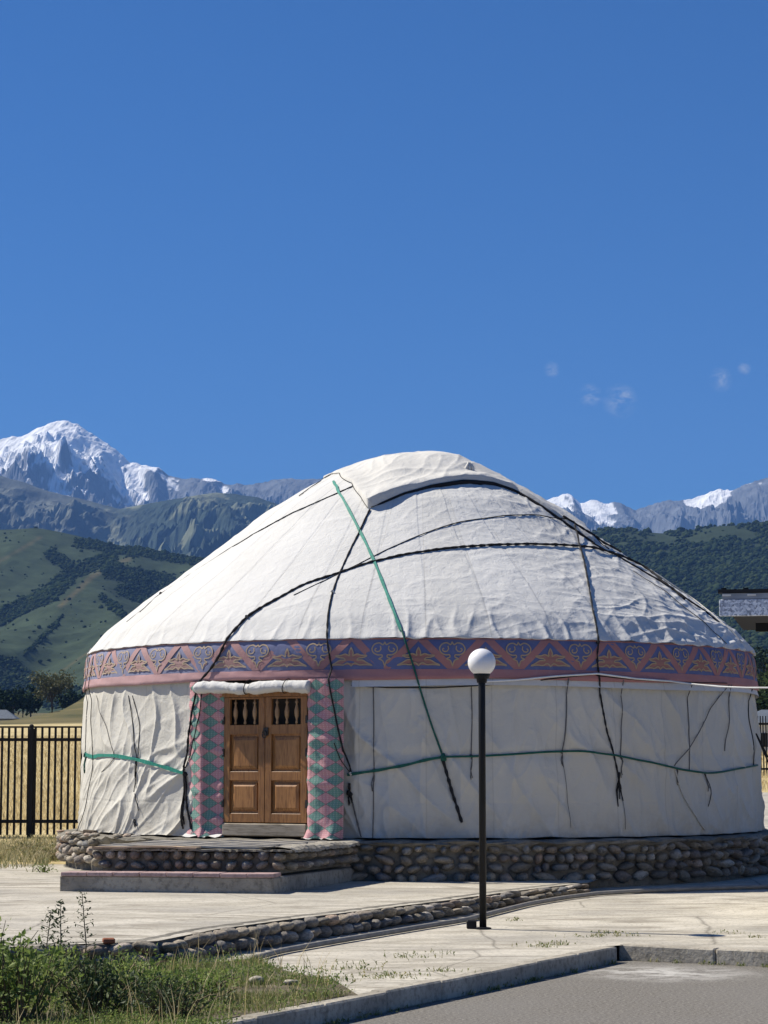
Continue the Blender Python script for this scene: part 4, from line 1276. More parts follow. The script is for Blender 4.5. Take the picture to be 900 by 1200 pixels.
    cloth([(xd, -0.02), (xd + 0.01, 0.05), (xd + 0.07, 0.10), (xe, 0.115), ((xe + xf) / 2, 0.10), (xf - 0.06, 0.075 + 0.0), (xf, 0.04), (xf + 0.03, -0.05)], 711, 0.10)
    # white lining corners on the floor
    for x0, x1 in ((xa + 0.02, xc), (xd + 0.0, xf)):
        V = []
        for i in range(14):
            u = i / 13; x = x0 + (x1 - x0) * u
            for y, z in ((0.05, 0.955), (0.12, 0.925), (0.19 + 0.05 * math.sin(u * 9), 0.912 + 0.012 * (math.sin(u * 17) + 1))): V.append(D(x, z + 0.0, y))
        mk('lining_corner', np.array([tuple(p) for p in V]), grid_faces(14, 3), M['canvas'], yurt)
    # rolled-up door flap
    xl, xr = dx_at(237), dx_at(369)
    n = 90; k = 20; V = []
    for i in range(n):
        u = i / (n - 1); x = xl + (xr - xl) * u
        pinch = 1 - 0.30 * math.exp(-((u - 0.46) / 0.035) ** 2) - 0.10 * math.exp(-((u - 0.12) / 0.03) ** 2) - 0.10 * math.exp(-((u - 0.80) / 0.03) ** 2)
        rz = (0.078 + 0.006 * math.sin(u * 15)) * pinch * (0.88 if i in (0, n - 1) else 1); ry = 0.085 * pinch
        for j in range(k):
            a = 2 * math.pi * j / k
            wr = 1 + 0.16 * float(folds(np.array(u * 1.4), np.array(a * 0.10), math.radians(24), 8.0, 1.4, 731)) + 0.06 * float(perlin(np.array(u * 40), np.array(math.sin(a) * 2), 733))
            V.append(D(x, 2.845 - 0.012 * math.sin(u * math.pi) + 0.012 * math.sin(u * 11) + rz * wr * math.sin(a), 0.13 + ry * wr * math.cos(a)))
    Fs = [(i * k + j, i * k + (j + 1) % k, (i + 1) * k + (j + 1) % k, (i + 1) * k + j) for i in range(n - 1) for j in range(k)]
    mb = MB(); mb.add(V, Fs + [tuple(range(k))[::-1], tuple((n - 1) * k + j for j in range(k))]); mb.build('door_flap', M['canvas'], yurt, smooth=True)
    mb = MB()
    for u in (0.46, 0.80):
        x = xl + (xr - xl) * u; pts = [D(x + 0.03 * math.sin(a), 2.845 + 0.092 * math.sin(a), 0.13 + 0.092 * math.cos(a)) for a in np.linspace(-2.0, 2.2, 14)]
        mb.tube(pts, 0.006, 5)
    mb.build('flap_tie', M['rope_dark'], yurt)
build_door()

# ---- ropes, straps and cords lying on the tent
from mathutils.bvhtree import BVHTree
def cloth_bvh():
    V = []; Fs = []
    for o in yurt.children:
        if o.name.split('.')[0] in ('wall_cover', 'roof_cover', 'crown_cover', 'patterned_band', 'jamb_cloth'):
            me = o.data; n = len(me.vertices); c = np.empty(n * 3, np.float32); me.vertices.foreach_get('co', c)
            c = c.reshape(-1, 3) + np.array(WLOC[o], dtype=np.float32); k = len(V)
            V.extend(map(tuple, c)); q = np.empty(len(me.loops), np.int32); me.loops.foreach_get('vertex_index', q)
            Fs.extend(map(tuple, (q.reshape(-1, 4) + k)))
        for ch in o.children:
            if ch.name.startswith('border'):
                me = ch.data; n = len(me.vertices); c = np.empty(n * 3, np.float32); me.vertices.foreach_get('co', c)
                c = c.reshape(-1, 3) + np.array(WLOC[ch], dtype=np.float32); k = len(V)
                V.extend(map(tuple, c)); q = np.empty(len(me.loops), np.int32); me.loops.foreach_get('vertex_index', q)
                Fs.extend(map(tuple, (q.reshape(-1, 4) + k)))
    return BVHTree.FromPolygons(V, Fs)
CLOTH = []
def cloth_off(t, q):
    if not CLOTH: CLOTH.append(cloth_bvh())
    p0 = Vector(tuple(surf(t, q, 0.0))); p1 = Vector(tuple(surf(t, q, 0.45))); d = (p0 - p1).normalized()
    h = CLOTH[0].ray_cast(p1, d, 0.6)
    return 0.45 - h[3] if h[0] is not None else 0.03
def on_tent(pts, off=0.045, step=6.0, lift=0.012):
    out = []
    for (x0, y0), (x1, y1) in zip(pts[:-1], pts[1:]):
        n = max(1, int(math.hypot(x1 - x0, y1 - y0) / step))
        for k in range(n):
            f = k / n; out.append((x0 + (x1 - x0) * f, y0 + (y1 - y0) * f))
    out.append(pts[-1])
    H = [hit(*p) for p in out]
    a = np.array([h[0] for h in H]); s = np.array([h[1] for h in H])
    k = np.array([1, 2, 3, 2, 1.0]); k /= k.sum()
    if len(a) > 6:
        a[2:-2] = np.convolve(a, k, 'valid'); s[2:-2] = np.convolve(s, k, 'valid')
    # finer samples, then settle the line on the cloth, bridging hollows
    m = (len(a) - 1) * 2 + 1; q = np.linspace(0, len(a) - 1, m); a = np.interp(q, np.arange(len(a)), a); s = np.interp(q, np.arange(len(s)), s)
    o = np.array([cloth_off(t, v) for t, v in zip(a, s)])
    w = 2; mx = np.array([o[max(0, i - w):i + w + 1].max() for i in range(len(o))])
    if len(o) > 8:
        sm = np.convolve(np.pad(mx, 2, 'edge'), np.ones(5) / 5, 'valid'); mx = np.maximum(sm, o)
    return [Vector(tuple(surf(t, v, d + lift))) for t, v, d in zip(a, s, mx)]
def rope(pts, r, m, off=0.045, twist=0.0, name='rope', parent=None):
    r = r * 0.74; P = on_tent(pts, off, lift=r * 0.8)
    rr = [r * (1 + twist * math.sin(i * 1.9) + random.uniform(-twist, twist) * 0.6) for i in range(len(P))]
    mb = MB(); mb.tube(P, rr, 7)
    return mb.build(name, m, yurt, smooth=True)
def knot(px, py, r, m, off=0.06, sc=(1, 0.7, 1)):
    a, s = hit(px, py); r *= 0.85; p = Vector(tuple(surf(a, s, cloth_off(a, s) + r * 0.5)))
    mb = MB()
    for k in range(4): mb.ball(p + Vector((random.uniform(-.5, .5) * r, random.uniform(-.2, .2) * r, random.uniform(-.6, .6) * r)), r * 0.7, 2, 0.18, sc=sc)
    mb.build('knot', m, yurt, smooth=True)
def tail(px, py, L, m, r=0.008, n=3, spread=0.25, off=0.06):
    a, s = hit(px, py); mb = MB()
    for k in range(n):
        P = []
        x0 = random.uniform(-spread, spread) * L
        for i in range(6):
            f = i / 5; z = np.interp(s, SQ, SZ) - f * L * random.uniform(0.95, 1.05) * (1 - 0.25 * k / max(1, n))
            aa = a + (x0 * f ** 1.3 + 0.012 * math.sin(f * 6 + k)) / 5.0
            P.append(Vector(tuple(surf(aa, s_of_z(max(0.93, z)), cloth_off(aa, s_of_z(max(0.93, z))) + 0.008 * (k + 1)))))
        mb.tube(P, r * 0.8, 5)
    mb.build('rope_end', m, yurt, smooth=True)
def strap(pts, w, m, off=0.05):
    P = on_tent(pts, off); V = []
    for i, p in enumerate(P):
        t = (P[min(i + 1, len(P) - 1)] - P[max(i - 1, 0)]).normalized()
        nrm = Vector((p.x - YC[0], p.y - YC[1], 2.0 if p.z > 3.5 else 0)).normalized()
        b = t.cross(nrm).normalized()
        ww = w * (1 + 0.15 * math.sin(i * 0.7))
        V.append(p - b * ww / 2 - nrm * 0.004); V.append(p - b * ww / 2 + nrm * 0.004); V.append(p + b * ww / 2 + nrm * 0.004); V.append(p + b * ww / 2 - nrm * 0.004)
    n = len(P); Fs = [(i * 4 + q, i * 4 + (q + 1) % 4, (i + 1) * 4 + (q + 1) % 4, (i + 1) * 4 + q) for i in range(n - 1) for q in range(4)]
    Fs += [(3, 2, 1, 0), tuple((n - 1) * 4 + q for q in range(4))]
    mb = MB(); mb.add(V, Fs); mb.build('strap', m, yurt)
def build_ropes():
    dk, gy, pl = M['rope_dark'], M['rope_grey'], M['rope_pale']
    # green strap over the roof
    strap([(392, 567), (400, 580), (415, 610), (430, 640), (441, 665), (456, 705), (470, 742)], 0.036, M['strap_green'], 0.07)
    rope([(470, 740), (482, 772), (490, 800), (504, 845), (519, 886)], 0.017, M['strap_green_dark'], 0.065)
    knot(519, 888, 0.055, M['strap_green_dark'])
    rope([(519, 890), (527, 918), (534, 942), (541, 964)], 0.026, dk, 0.055, 0.25)
    # rope below the flap corner
    rope([(434, 600), (420, 630), (405, 660), (393, 688), (386, 715), (384, 742), (386, 765), (391, 790), (398, 830), (405, 870), (411, 905)], 0.016, dk, 0.065, 0.2)
    knot(391, 697, 0.035, pl, 0.07)
    knot(411, 907, 0.03, pl, 0.06)
    knot(409, 930, 0.05, dk); tail(409, 918, 0.28, dk, 0.012, 4, 0.15)
    rope([(410, 930), (416, 955), (424, 981)], 0.014, gy, 0.06, 0.2)
    rope([(398, 872), (404, 890), (411, 905)], 0.008, dk, 0.05)
    # heavy rope round the front of the roof
    rope([(238, 803), (252, 780), (263, 762), (276, 742), (292, 725), (320, 708), (355, 688), (392, 676), (430, 663), (470, 654), (515, 647), (560, 643), (610, 641), (650, 642), (690, 645), (722, 653), (752, 668), (776, 687), (800, 706)], 0.022, dk, 0.068, 0.25)
    rope([(238, 803), (231, 830), (224, 860), (219, 880), (217, 905), (219, 940), (225, 972)], 0.020, dk, 0.09, 0.25)
    rope([(245, 803), (240, 840), (230, 870), (219, 900)], 0.010, dk, 0.10, 0.2)
    knot(291, 727, 0.035, gy, 0.07); knot(217, 906, 0.05, dk, 0.08); tail(217, 906, 0.75, dk, 0.014, 4, 0.06, 0.09)
    # thin line above it
    rope([(345, 700), (385, 681), (420, 664), (460, 644), (500, 627), (540, 614), (590, 607), (630, 606), (655, 612), (680, 626), (712, 647)], 0.010, dk, 0.066, 0.1)
    # left flank
    rope([(166, 720), (190, 697), (220, 678), (260, 652), (300, 628), (340, 606), (375, 590), (414, 573)], 0.011, dk, 0.06, 0.15)
    rope([(186, 701), (170, 716), (150, 731)], 0.006, gy, 0.06)
    knot(190, 698, 0.03, dk, 0.07)
    rope([(378, 566), (366, 574), (352, 584)], 0.008, dk, 0.06)
    # right ropes from the flap
    rope([(668, 618), (676, 640), (684, 668), (691, 705), (697, 745), (699, 790), (707, 840), (716, 876), (724, 910), (727, 925)], 0.016, dk, 0.066, 0.22)
    knot(699, 755, 0.035, dk, 0.07); tail(724, 905, 0.42, dk, 0.010, 4, 0.10)
    rope([(692, 640), (720, 655), (748, 671), (775, 688), (800, 704), (822, 719), (840, 733)], 0.017, dk, 0.07, 0.15)
    rope([(655, 612), (690, 634), (725, 650)], 0.022, dk, 0.08, 0.2)
    rope([(740, 672), (770, 693), (800, 715), (825, 735), (848, 757)], 0.009, gy, 0.06)
    rope([(765, 672), (800, 697), (830, 720), (855, 742), (866, 756)], 0.012, pl, 0.06)
    # belt
    strap([(99, 884), (108, 887), (124, 884), (145, 887), (165, 891), (190, 898), (216, 906)], 0.045, M['strap_green'], 0.05)
    strap([(407, 908), (440, 903), (470, 898), (500, 890), (519, 887)], 0.035, M['strap_green_dark'], 0.05)
    rope([(519, 887), (560, 886), (600, 884), (640, 881), (680, 880), (720, 885), (760, 893), (800, 902), (829, 907), (850, 904), (870, 900), (884, 897)], 0.018, M['strap_green_dark'], 0.05)
    knot(99, 884, 0.045, M['strap_green_dark']); tail(99, 886, 0.25, M['strap_green_dark'], 0.012, 2, .1)
    # hanging ties
    def tie(px, y0, y1, m=gy, r=0.009, x1=None):
        x1 = px if x1 is None else x1
        rope([(px, y0), ((px * 0.6 + x1 * 0.4) + 1, y0 * 0.6 + y1 * 0.4), (x1, y1)], r, m, 0.045)
    tie(437, 803, 985, gy, 0.009); tie(553, 803, 886); tie(664, 796, 882, gy, 0.012, 660); tie(728, 798, 886); tie(808, 800, 903)
    tie(853, 802, 880, gy, 0.009); rope([(850, 803), (830, 838), (812, 870), (792, 897)], 0.009, gy, 0.05)
    for x in (437, 553, 660, 728, 795, 829):
        y = np.interp(x, [437, 519, 680, 800, 829], [903, 887, 880, 902, 907]); knot(x, y, 0.022, gy)
        tail(x, y, random.uniform(0.2, 0.32), gy, 0.007, 2, 0.1)
    rope([(660, 885), (665, 930), (669, 970)], 0.005, gy, 0.04); rope([(728, 925), (731, 950), (732, 972)], 0.005, gy, 0.04)
    rope([(792, 900), (800, 930), (812, 955), (824, 972)], 0.014, pl, 0.07)
    rope([(829, 908), (835, 925), (832, 945)], 0.008, dk, 0.06)
    rope([(150, 815), (155, 850), (159, 888)], 0.008, dk, 0.07); rope([(154, 815), (163, 850), (160, 888)], 0.007, dk, 0.07); knot(159, 889, 0.03, dk); tail(158, 890, 0.42, dk, 0.007, 3, 0.1)
    rope([(112, 815), (124, 850), (134, 884)], 0.006, gy, 0.06); rope([(135, 886), (128, 896), (119, 905)], 0.006, dk, 0.07); rope([(160, 930), (163, 950)], 0.008, dk, 0.06); tail(157, 960, 0.1, dk, 0.008, 3, 0.5)
    rope([(112, 770), (108, 800), (108, 850), (108, 900), (100, 940), (92, 980)], 0.008, dk, 0.07); rope([(108, 762), (104, 800), (100, 840), (99, 880)], 0.008, gy, 0.06)
    rope([(878, 805), (880, 850), (882, 897)], 0.010, dk, 0.05)
    # cord along the bottom of the band
    rope([(411, 803), (460, 806), (510, 806), (560, 803), (620, 799), (670, 793), (697, 790)], 0.010, dk, 0.07)
    rope([(697, 792), (740, 797), (790, 800), (848, 801)], 0.008, dk, 0.07)
    # guy ropes at the far right, to the ground behind the plinth
    a, s = hit(882, 860); p = Vector(tuple(surf(a, s, 0.05)))
    mb = MB()
    for e in ((6.35, 33.5), (6.60, 33.9)):
        q = Vector((e[0], e[1], float(lower_z(33.5)) + 0.02)); mb.tube([p + (q - p) * f + Vector((0, 0, -0.10 * math.sin(f * math.pi))) for f in np.linspace(0, 1, 10)], 0.012, 6)
    mb.build('guy_rope', dk, yurt, smooth=True)
build_ropes()

def build_cable():
    a, s = hit(696, 790); p0 = Vector(tuple(surf(a, s, 0.10)))
    pts = [Vector(tuple(surf(*hit(x, y), 0.085))) for x, y in ((560, 800), (600, 798), (650, 793), (696, 790), (740, 796), (780, 799))]
    q = at_y(905, 806, 29.4); e = at_y(1150, 800, 29.0)
    last = pts[-1]
    seq = pts + [last.lerp(q, f) + Vector((0, 0, -0.03 * math.sin(f * math.pi))) for f in (0.25, 0.5, 0.75, 1.0)] + [q.lerp(e, f) for f in (0.5, 1.0)]
    mb = MB(); mb.tube(seq, 0.013, 6)
    o = mb.build('cable', M['cable_white'], smooth=True)
    tag(o, 'white cable tied along the tent wall and stretched away to the right', 'cable')
build_cable()

# ------------------------------------------------------------------ retaining wall
def build_retaining():
    P = [Vector((p.x, p.y, 0)) for p in WP]
    t = thing('retaining_wall', (P[5].x, P[5].y, 0.14), 'low edge of rounded river stones between the raised terrace and lower pavement', 'stone edging')
    # resample
    L = [0]
    for a, b in zip(P[:-1], P[1:]): L.append(L[-1] + (b - a).length)
    def at(l):
        l = max(0, min(L[-1], l))
        for i in range(len(P) - 1):
            if l <= L[i + 1]:
                f = (l - L[i]) / (L[i + 1] - L[i]); d = (P[i + 1] - P[i]).normalized(); return P[i].lerp(P[i + 1], f), d
        return P[-1], (P[-1] - P[-2]).normalized()
    V = []; n = 120
    for k in range(n):
        p, d = at(L[-1] * k / (n - 1)); o = Vector((d.y, -d.x, 0))
        zb = lower_z(p.y) - 0.05; zt = terr_z(p.y)
        for off, z in ((0.02, zb), (-0.01, zt - 0.035), (-0.03, zt - 0.004 + random.uniform(-.008, .006)), (-0.18, zt + 0.012), (-0.20, zb)):
            V.append(tuple(p + o * (off + random.uniform(-.012, .012)) + UP * z))
    mk('mortar', np.array(V), grid_faces(n, 5), M['mortar'], t, smooth=False)
    l = 3.0
    for row in range(2):
        l = 0.9 + 0.1 * row
        while l < L[-1] - 0.05:
            p, d = at(l); o = Vector((d.y, -d.x, 0))
            near = p.x < -1.7
            w = random.uniform(0.17, 0.27) * (1.3 if p.x < -2.0 else 1.0)
            zb = lower_z(p.y); zt = terr_z(p.y); H = zt - zb
            h = H * 0.58 * random.uniform(0.8, 1.1)
            zc = zb + H * (0.26 if row == 0 else 0.72)
            stone(t, p + o * (0.055 if row == 0 else 0.03) + UP * (zc + random.uniform(-.01, .01)), o + Vector((0, 0, 0.25)), w * 0.92, h, 0.24, random.uniform(-0.2, 0.5))
            l += w * 1.02
    # hose that runs along its foot and away to the right
    seq = []
    for px, py, dz in [(296, 1123, .03), (330, 1114, .03), (380, 1105, .03), (440, 1095, .03), (500, 1085, .03), (545, 1078, .03), (580, 1069, .03), (620, 1059, .03), (660, 1052, .03), (700, 1047, .03), (760, 1043.5, .03), (830, 1041, .03), (900, 1039, .03), (1000, 1036, .03)]:
        for _ in range(8):
            q = on_plane(px, py, 0.16)
            q = on_plane(px, py, lower_z(q.y) + dz) if _ == 0 else q2
            q2 = on_plane(px, py, lower_z(q.y) + dz)
        seq.append(q2)
    fine = []
    for a, b in zip(seq[:-1], seq[1:]): fine += [a.lerp(b, k / 5) for k in range(5)]
    fine.append(seq[-1])
    sm = [fine[0]] + [(fine[i - 1] + fine[i] * 2 + fine[i + 1]) / 4 for i in range(1, len(fine) - 1)] + [fine[-1]]
    mb = MB(); mb.tube(sm, 0.026, 8)
    tag(mb.build('hose', M['hose'], smooth=True), 'long grey hose lying along the foot of the stone edging', 'hose')
build_retaining()

# ------------------------------------------------------------------ street lamp
def lower_hit(px, py, dz=0.0):
    z = 0.16
    for _ in range(12):
        q = on_plane(px, py, z); z = lower_z(q.y) + dz
    return q
def build_lamp():
    b = lower_hit(566, 1088.5)
    t = thing('street_lamp', (b.x, b.y, b.z), 'black lamp post topped by a white opal ball, standing in front of the tent', 'lamp post')
    top = at_y(566, 760, b.y).z; R = 16.2 / F * b.y / math.cos(PITCH)
    gz = top - R
    mb = MB(); mb.lathe([(0.036, -0.02), (0.036, gz - R - b.z + 0.02), (0.032, gz - R - b.z + 0.03)], b, 20); mb.build('pole', M['lamp_paint'], t, smooth=False)
    for p in t.children[0].data.polygons: p.use_smooth = len(p.vertices) == 4
    mb = MB(); mb.lathe([(0.05, -0.075), (0.056, -0.035), (0.075, -0.03), (0.085, 0.0), (0.085, 0.025), (0.07, 0.03)], Vector((b.x, b.y, gz - R + 0.01)), 24); mb.build('collar', M['lamp_paint'], t, smooth=False)
    mb = MB(); prof = [(max(0.001, R * math.sin(a)), R * -math.cos(a)) for a in np.linspace(0.25, math.pi, 28)]
    mb.lathe(prof, Vector((b.x, b.y, gz)), 40); mb.build('globe', M['opal_globe'], t, smooth=True)
    mb = MB(); mb.lathe([(0.085, -0.01), (0.085, 0.012), (0.05, 0.018)], b, 16); mb.build('base_plate', M['lamp_paint'], t)
    j = lower_hit(552, 1088)
    mb = MB(); mb.box((j.x + 0.005, j.y, j.z + 0.04), (0.10, 0.10, 0.085), bevel=0.008); mb.build('junction_box', M['lamp_paint'], t)
build_lamp()

# ------------------------------------------------------------------ fences
def build_fence(x0, x1, y, h, dxp, post_x, label, rails, top_rail, r_pick, post_w, slope_y=0.0):
    g = lambda x: float(ground_z(x, y + slope_y * (x - x0)))
    t = thing('metal_fence', (x0, y, g(x0)), label, 'fence')
    z0 = min(g(x0), g(x1)); pk = None
    n = int((x1 - x0) / dxp)
    for i in range(n + 1):
        x = x0 + i * dxp; zg = g(x)
        if pk is None:
            mb = MB(); mb.box((0, 0, h / 2 - 0.0), (r_pick * 2, r_pick * 2, h)); pk = mb.build('picket', M['fence_paint'], t, loc=(x, y, zg + 0.04)); o = pk
        else:
            o = pk.copy(); col.objects.link(o); o.parent = t
        o.location = Vector((x, y + random.uniform(-.004, .004), zg + 0.04)) - WLOC[t]
        o.rotation_euler = (0, random.uniform(-.004, .004), 0)
    for zr, th in rails:
        mb = MB(); a = Vector((x0 - .02, y - r_pick - 0.018, g(x0) + zr)); b = Vector((x1 + .02, y - r_pick - 0.018, g(x1) + zr))
        d = (b - a).normalized(); mb.box((a + b) / 2, ((b - a).length, 0.035, th), (d, Vector((0, 1, 0)), d.cross(Vector((0, 1, 0)))))
        mb.build('rail', M['fence_paint'], t)
    if top_rail:
        mb = MB(); mb.box(((x0 + x1) / 2, y, (g(x0) + g(x1)) / 2 + h + 0.055), (x1 - x0 + 0.04, 0.05, 0.03)); mb.build('rail', M['fence_paint'], t)
    for x in post_x:
        mb = MB(); zg = g(x); mb.box((x, y - 0.02, zg + h / 2), (post_w, post_w, h + 0.06), bevel=0.01); mb.box((x, y - 0.02, zg + h + 0.06), (post_w * 0.8, post_w * 0.8, 0.09), bevel=0.02)
        mb.build('post', M['fence_paint'], t)
YF = 41.0
gx = lambda px, Y: (px - 450) / F * Y
fh = at_y(40, 851, YF).z - float(ground_z(gx(40, YF), YF)) - 0.07
build_fence(-11.5, 1.2, YF, fh, 0.1195, [gx(39, YF), gx(39, YF) - 2.9, gx(39, YF) + 2.9, gx(39, YF) + 5.8], 'black metal picket fence left of the tent, in front of the straw field', [(fh - 0.17, 0.055), (0.28, 0.06)], True, 0.019, 0.095)
YF2 = 78.0
fh2 = at_y(890, 838, YF2).z - float(ground_z(gx(890, YF2), YF2)) - 0.07
build_fence(11.6, 17.5, YF2, fh2, 0.095, [gx(915, YF2)], 'black metal picket fence glimpsed to the right of the tent', [(fh2 - 0.25, 0.07), (0.25, 0.07)], False, 0.018, 0.12)

# ------------------------------------------------------------------ neighbouring kiosk roof at the right edge
def build_kiosk():
    c = at_y(843, 722, 24.0); ts = Vector((0.985, -0.17, 0)).normalized(); inn = Vector((0.20, 0.98, 0)).normalized(); up = UP
    ax = (ts, inn, up)
    t = thing('kiosk', (c.x + 1.2, c.y + 1.2, 0.17), 'small building whose pebbledash roof edge juts in from the right', 'kiosk')
    W, Dp = 5.0, 3.2
    def P(a, b, z): return Vector((c.x, c.y, 0)) + ts * a + inn * b + up * z
    z0 = c.z; hF = 0.175
    mb = MB(); mb.box(P(W / 2, 0.03, z0 + hF / 2), (W, 0.06, hF), ax, bevel=0.005); mb.build('fascia', M['pebbledash'], t)
    mb = MB(); mb.box(P(W / 2 + 0.015, 0.05, z0 + hF + 0.035), (W - 0.03, 0.09, 0.06), ax); mb.build('flashing', M['grey_metal'], t)
    mb = MB(); mb.box(P(W / 2, 0.06, z0 + hF + 0.068 + 0.020), (W + 0.02, 0.16, 0.035), ax)
    for a in (0.05, 0.28, 0.9, 1.4): mb.box(P(a, 0.05, z0 + hF + 0.110), (0.055, 0.06, 0.03), ax)
    mb.build('roof_edge', M['tar_sheet'], t)
    mb = MB(); mb.box(P(W / 2 + 0.05, Dp / 2 + 0.07, z0 + hF / 2 + 0.04), (W - 0.1, Dp - 0.02, hF - 0.02), ax); mb.build('roof', M['tar_sheet'], t)
    for a in (0.02, 0.28): 
        mb = MB(); mb.box(P(a + 0.06, 0.0, z0 + hF + 0.045), (0.09, 0.012, 0.018), ax); mb.build('bracket', M['cable_white'], t)
    mb = MB(); mb.box(P(0.36 + 2.2, 0.45, z0 - 0.095), (4.4, 0.09, 0.09), ax); mb.build('eave_beam', M['black_void'], t)
    mb = MB(); mb.box(P(1.0 + 2.0, 1.9, (z0 + 0.1) / 2 + 0.02), (4.0, 2.3, z0 - 0.1), ax); mb.build('wall', M['plaster'], t)
    for a in (1.15, 4.6):
        mb = MB(); mb.box(P(a, 0.45, (z0 - 0.14) / 2 + 0.06), (0.10, 0.10, z0 - 0.14 - 0.12), ax); mb.build('post', M['black_void'], t)
    for a in (2.2, 3.9):
        mb = MB()
        mb.box(P(a, 0.74, 1.7), (1.0, 0.05, 0.9), ax); f = mb.build('window', M['grey_metal'], t)
        mb = MB(); mb.box(P(a, 0.712, 1.7), (0.86, 0.012, 0.76), ax); mb.build('pane', M['black_void'], f)
build_kiosk()

# ------------------------------------------------------------------ plants
def leaf_cloud(P, size, nrm_bias=None, seed=0, aspect=0.5, fold=0.25):
    """diamond leaves, two triangles each; returns V, F"""
    r = np.random.default_rng(seed); n = len(P)
    d = r.normal(size=(n, 3)); d /= np.linalg.norm(d, axis=1, keepdims=True)
    if nrm_bias is not None: d = d + nrm_bias; d /= np.linalg.norm(d, axis=1, keepdims=True)
    q = r.normal(size=(n, 3)); s = np.cross(d, q); s /= np.linalg.norm(s, axis=1, keepdims=True) + 1e-9
    up = np.cross(s, d)
    L = np.asarray(size).reshape(-1, 1) * np.ones((n, 1))
    a = P; b = P + d * L * 0.5 + s * L * aspect * 0.5 + up * L * fold * 0.3
    c = P + d * L; e = P + d * L * 0.5 - s * L * aspect * 0.5 + up * L * fold * 0.3
    V = np.stack([a, b, c, e], 1).reshape(-1, 3)
    k = np.arange(n)[:, None] * 4
    return V, k + np.array([[0, 1, 2, 3]])
def blades(P, h, w, lean, seed):
    r = np.random.default_rng(seed); n = len(P)
    a = r.uniform(0, 2 * math.pi, n); dx = np.stack([np.cos(a), np.sin(a), np.zeros(n)], -1)
    b = r.uniform(0, 2 * math.pi, n); le = np.stack([np.cos(b), np.sin(b), np.zeros(n)], -1) * (lean * r.uniform(0.2, 1, n))[:, None]
    h = np.asarray(h).reshape(-1, 1) * np.ones((n, 1)); w = np.asarray(w).reshape(-1, 1) * np.ones((n, 1))
    up = np.array([0, 0, 1.0])
    v0 = P - dx * w / 2; v1 = P + dx * w / 2
    m = P + up * h * 0.55 + le * h * 0.35
    v2 = m + dx * w * 0.38; v3 = m - dx * w * 0.38
    tip = P + up * h + le * h
    V = np.stack([v0, v1, v2, v3, tip, tip + dx * w * 0.05], 1).reshape(-1, 3)
    k = np.arange(n)[:, None] * 6
    Fc = np.concatenate([k + np.array([[0, 1, 2, 3]]), k + np.array([[3, 2, 5, 4]])])
    return V, Fc

def build_shrub(px, py, h, spread, nst, label, seed, nl=34, leaf=0.036, m='leaf_fresh', group=None, base_z=0.144):
    b = on_plane(px, py, base_z)
    t = thing('shrub', (b.x, b.y, base_z), label, 'shrub', group)
    r = random.Random(seed); st = MB(); LP = []
    for k in range(nst):
        a = r.uniform(0, 2 * math.pi); rad = spread * r.uniform(0.1, 1.0); hh = h * r.uniform(0.55, 1.0) * (1 - 0.25 * rad / spread)
        base = Vector((b.x, b.y, base_z)) + Vector((math.cos(a), math.sin(a), 0)) * rad * 0.35
        end = base + Vector((math.cos(a) * rad * 0.8, math.sin(a) * rad * 0.8, hh))
        mid = base.lerp(end, 0.5) + Vector((r.uniform(-.04, .04), r.uniform(-.04, .04), 0.04))
        pts = [base, base.lerp(mid, .5), mid, mid.lerp(end, .5) + Vector((0, 0, .012)), end]
        st.tube(pts, [0.007, 0.006, 0.005, 0.004, 0.002], 4)
        for q in range(nl):
            f = r.uniform(0.12, 1.0) ** 0.8 * 4; i = min(3, int(f)); p = pts[i].lerp(pts[i + 1], f - i)
            o = 0.075 * (1.2 - f / 5)
            LP.append(p + Vector((r.gauss(0, o), r.gauss(0, o), r.gauss(0, o * 0.8))))
    LP = np.array([tuple(p) for p in LP])
    LP[:, 2] = np.maximum(LP[:, 2], base_z + 0.015)
    V, Fc = leaf_cloud(LP, rng.uniform(leaf * 0.55, leaf * 1.25, len(LP)), np.array([0, 0, 0.35]), seed)
    mk('foliage', V, Fc, M[m], t, smooth=False)
    st.build('stems', M['stem'], t)
def build_sprig(px, py, top_px, top_py, label, seed, leaf, ns=1, group=None):
    b = on_plane(px, py, 0.144); e = at_y(top_px, top_py, b.y + 0.15)
    t = thing('sprig', (b.x, b.y, 0.144), label, 'plant', group)
    r = random.Random(seed); st = MB(); LP = []; base = Vector((b.x, b.y, 0.144))
    mid = base.lerp(e, .5) + Vector((r.uniform(-.03, .03), 0, 0))
    pts = [base, base.lerp(mid, .5), mid, mid.lerp(e, .5), e]
    st.tube(pts, [.007, .006, .005, .004, .002], 5)
    for k in range(26):
        f = (0.35 + 0.65 * k / 25) * 4; i = min(3, int(f)); p = pts[i].lerp(pts[i + 1], min(1, f - i))
        a = k * 2.4; d = Vector((math.cos(a), math.sin(a) * 0.6, 0.35)); L = 0.085 * (1.25 - k / 30)
        st.tube([p, p + d * L * .6, p + d * L], [.0025, .002, .0012], 4)
        for q in range(4): LP.append(p + d * L * r.uniform(.45, 1.05) + Vector((r.gauss(0, .008), r.gauss(0, .008), r.gauss(0, .008))))
    LP = np.array([tuple(p) for p in LP])
    V, Fc = leaf_cloud(LP, rng.uniform(leaf * .6, leaf * 1.2, len(LP)), np.array([0, 0, 0.2]), seed)
    mk('foliage', V, Fc, M['leaf_dark'], t, smooth=False); st.build('stem', M['stem'], t)
build_shrub(20, 1196, 0.66, 0.42, 34, 'leafy green shrub at the lower left corner with shoots arching up', 11, 26, 0.058)
build_shrub(112, 1192, 0.42, 0.40, 44, 'dark low shrub with tall bare shoots beside the left corner shrub', 12, 26, 0.044, 'leaf_dark')
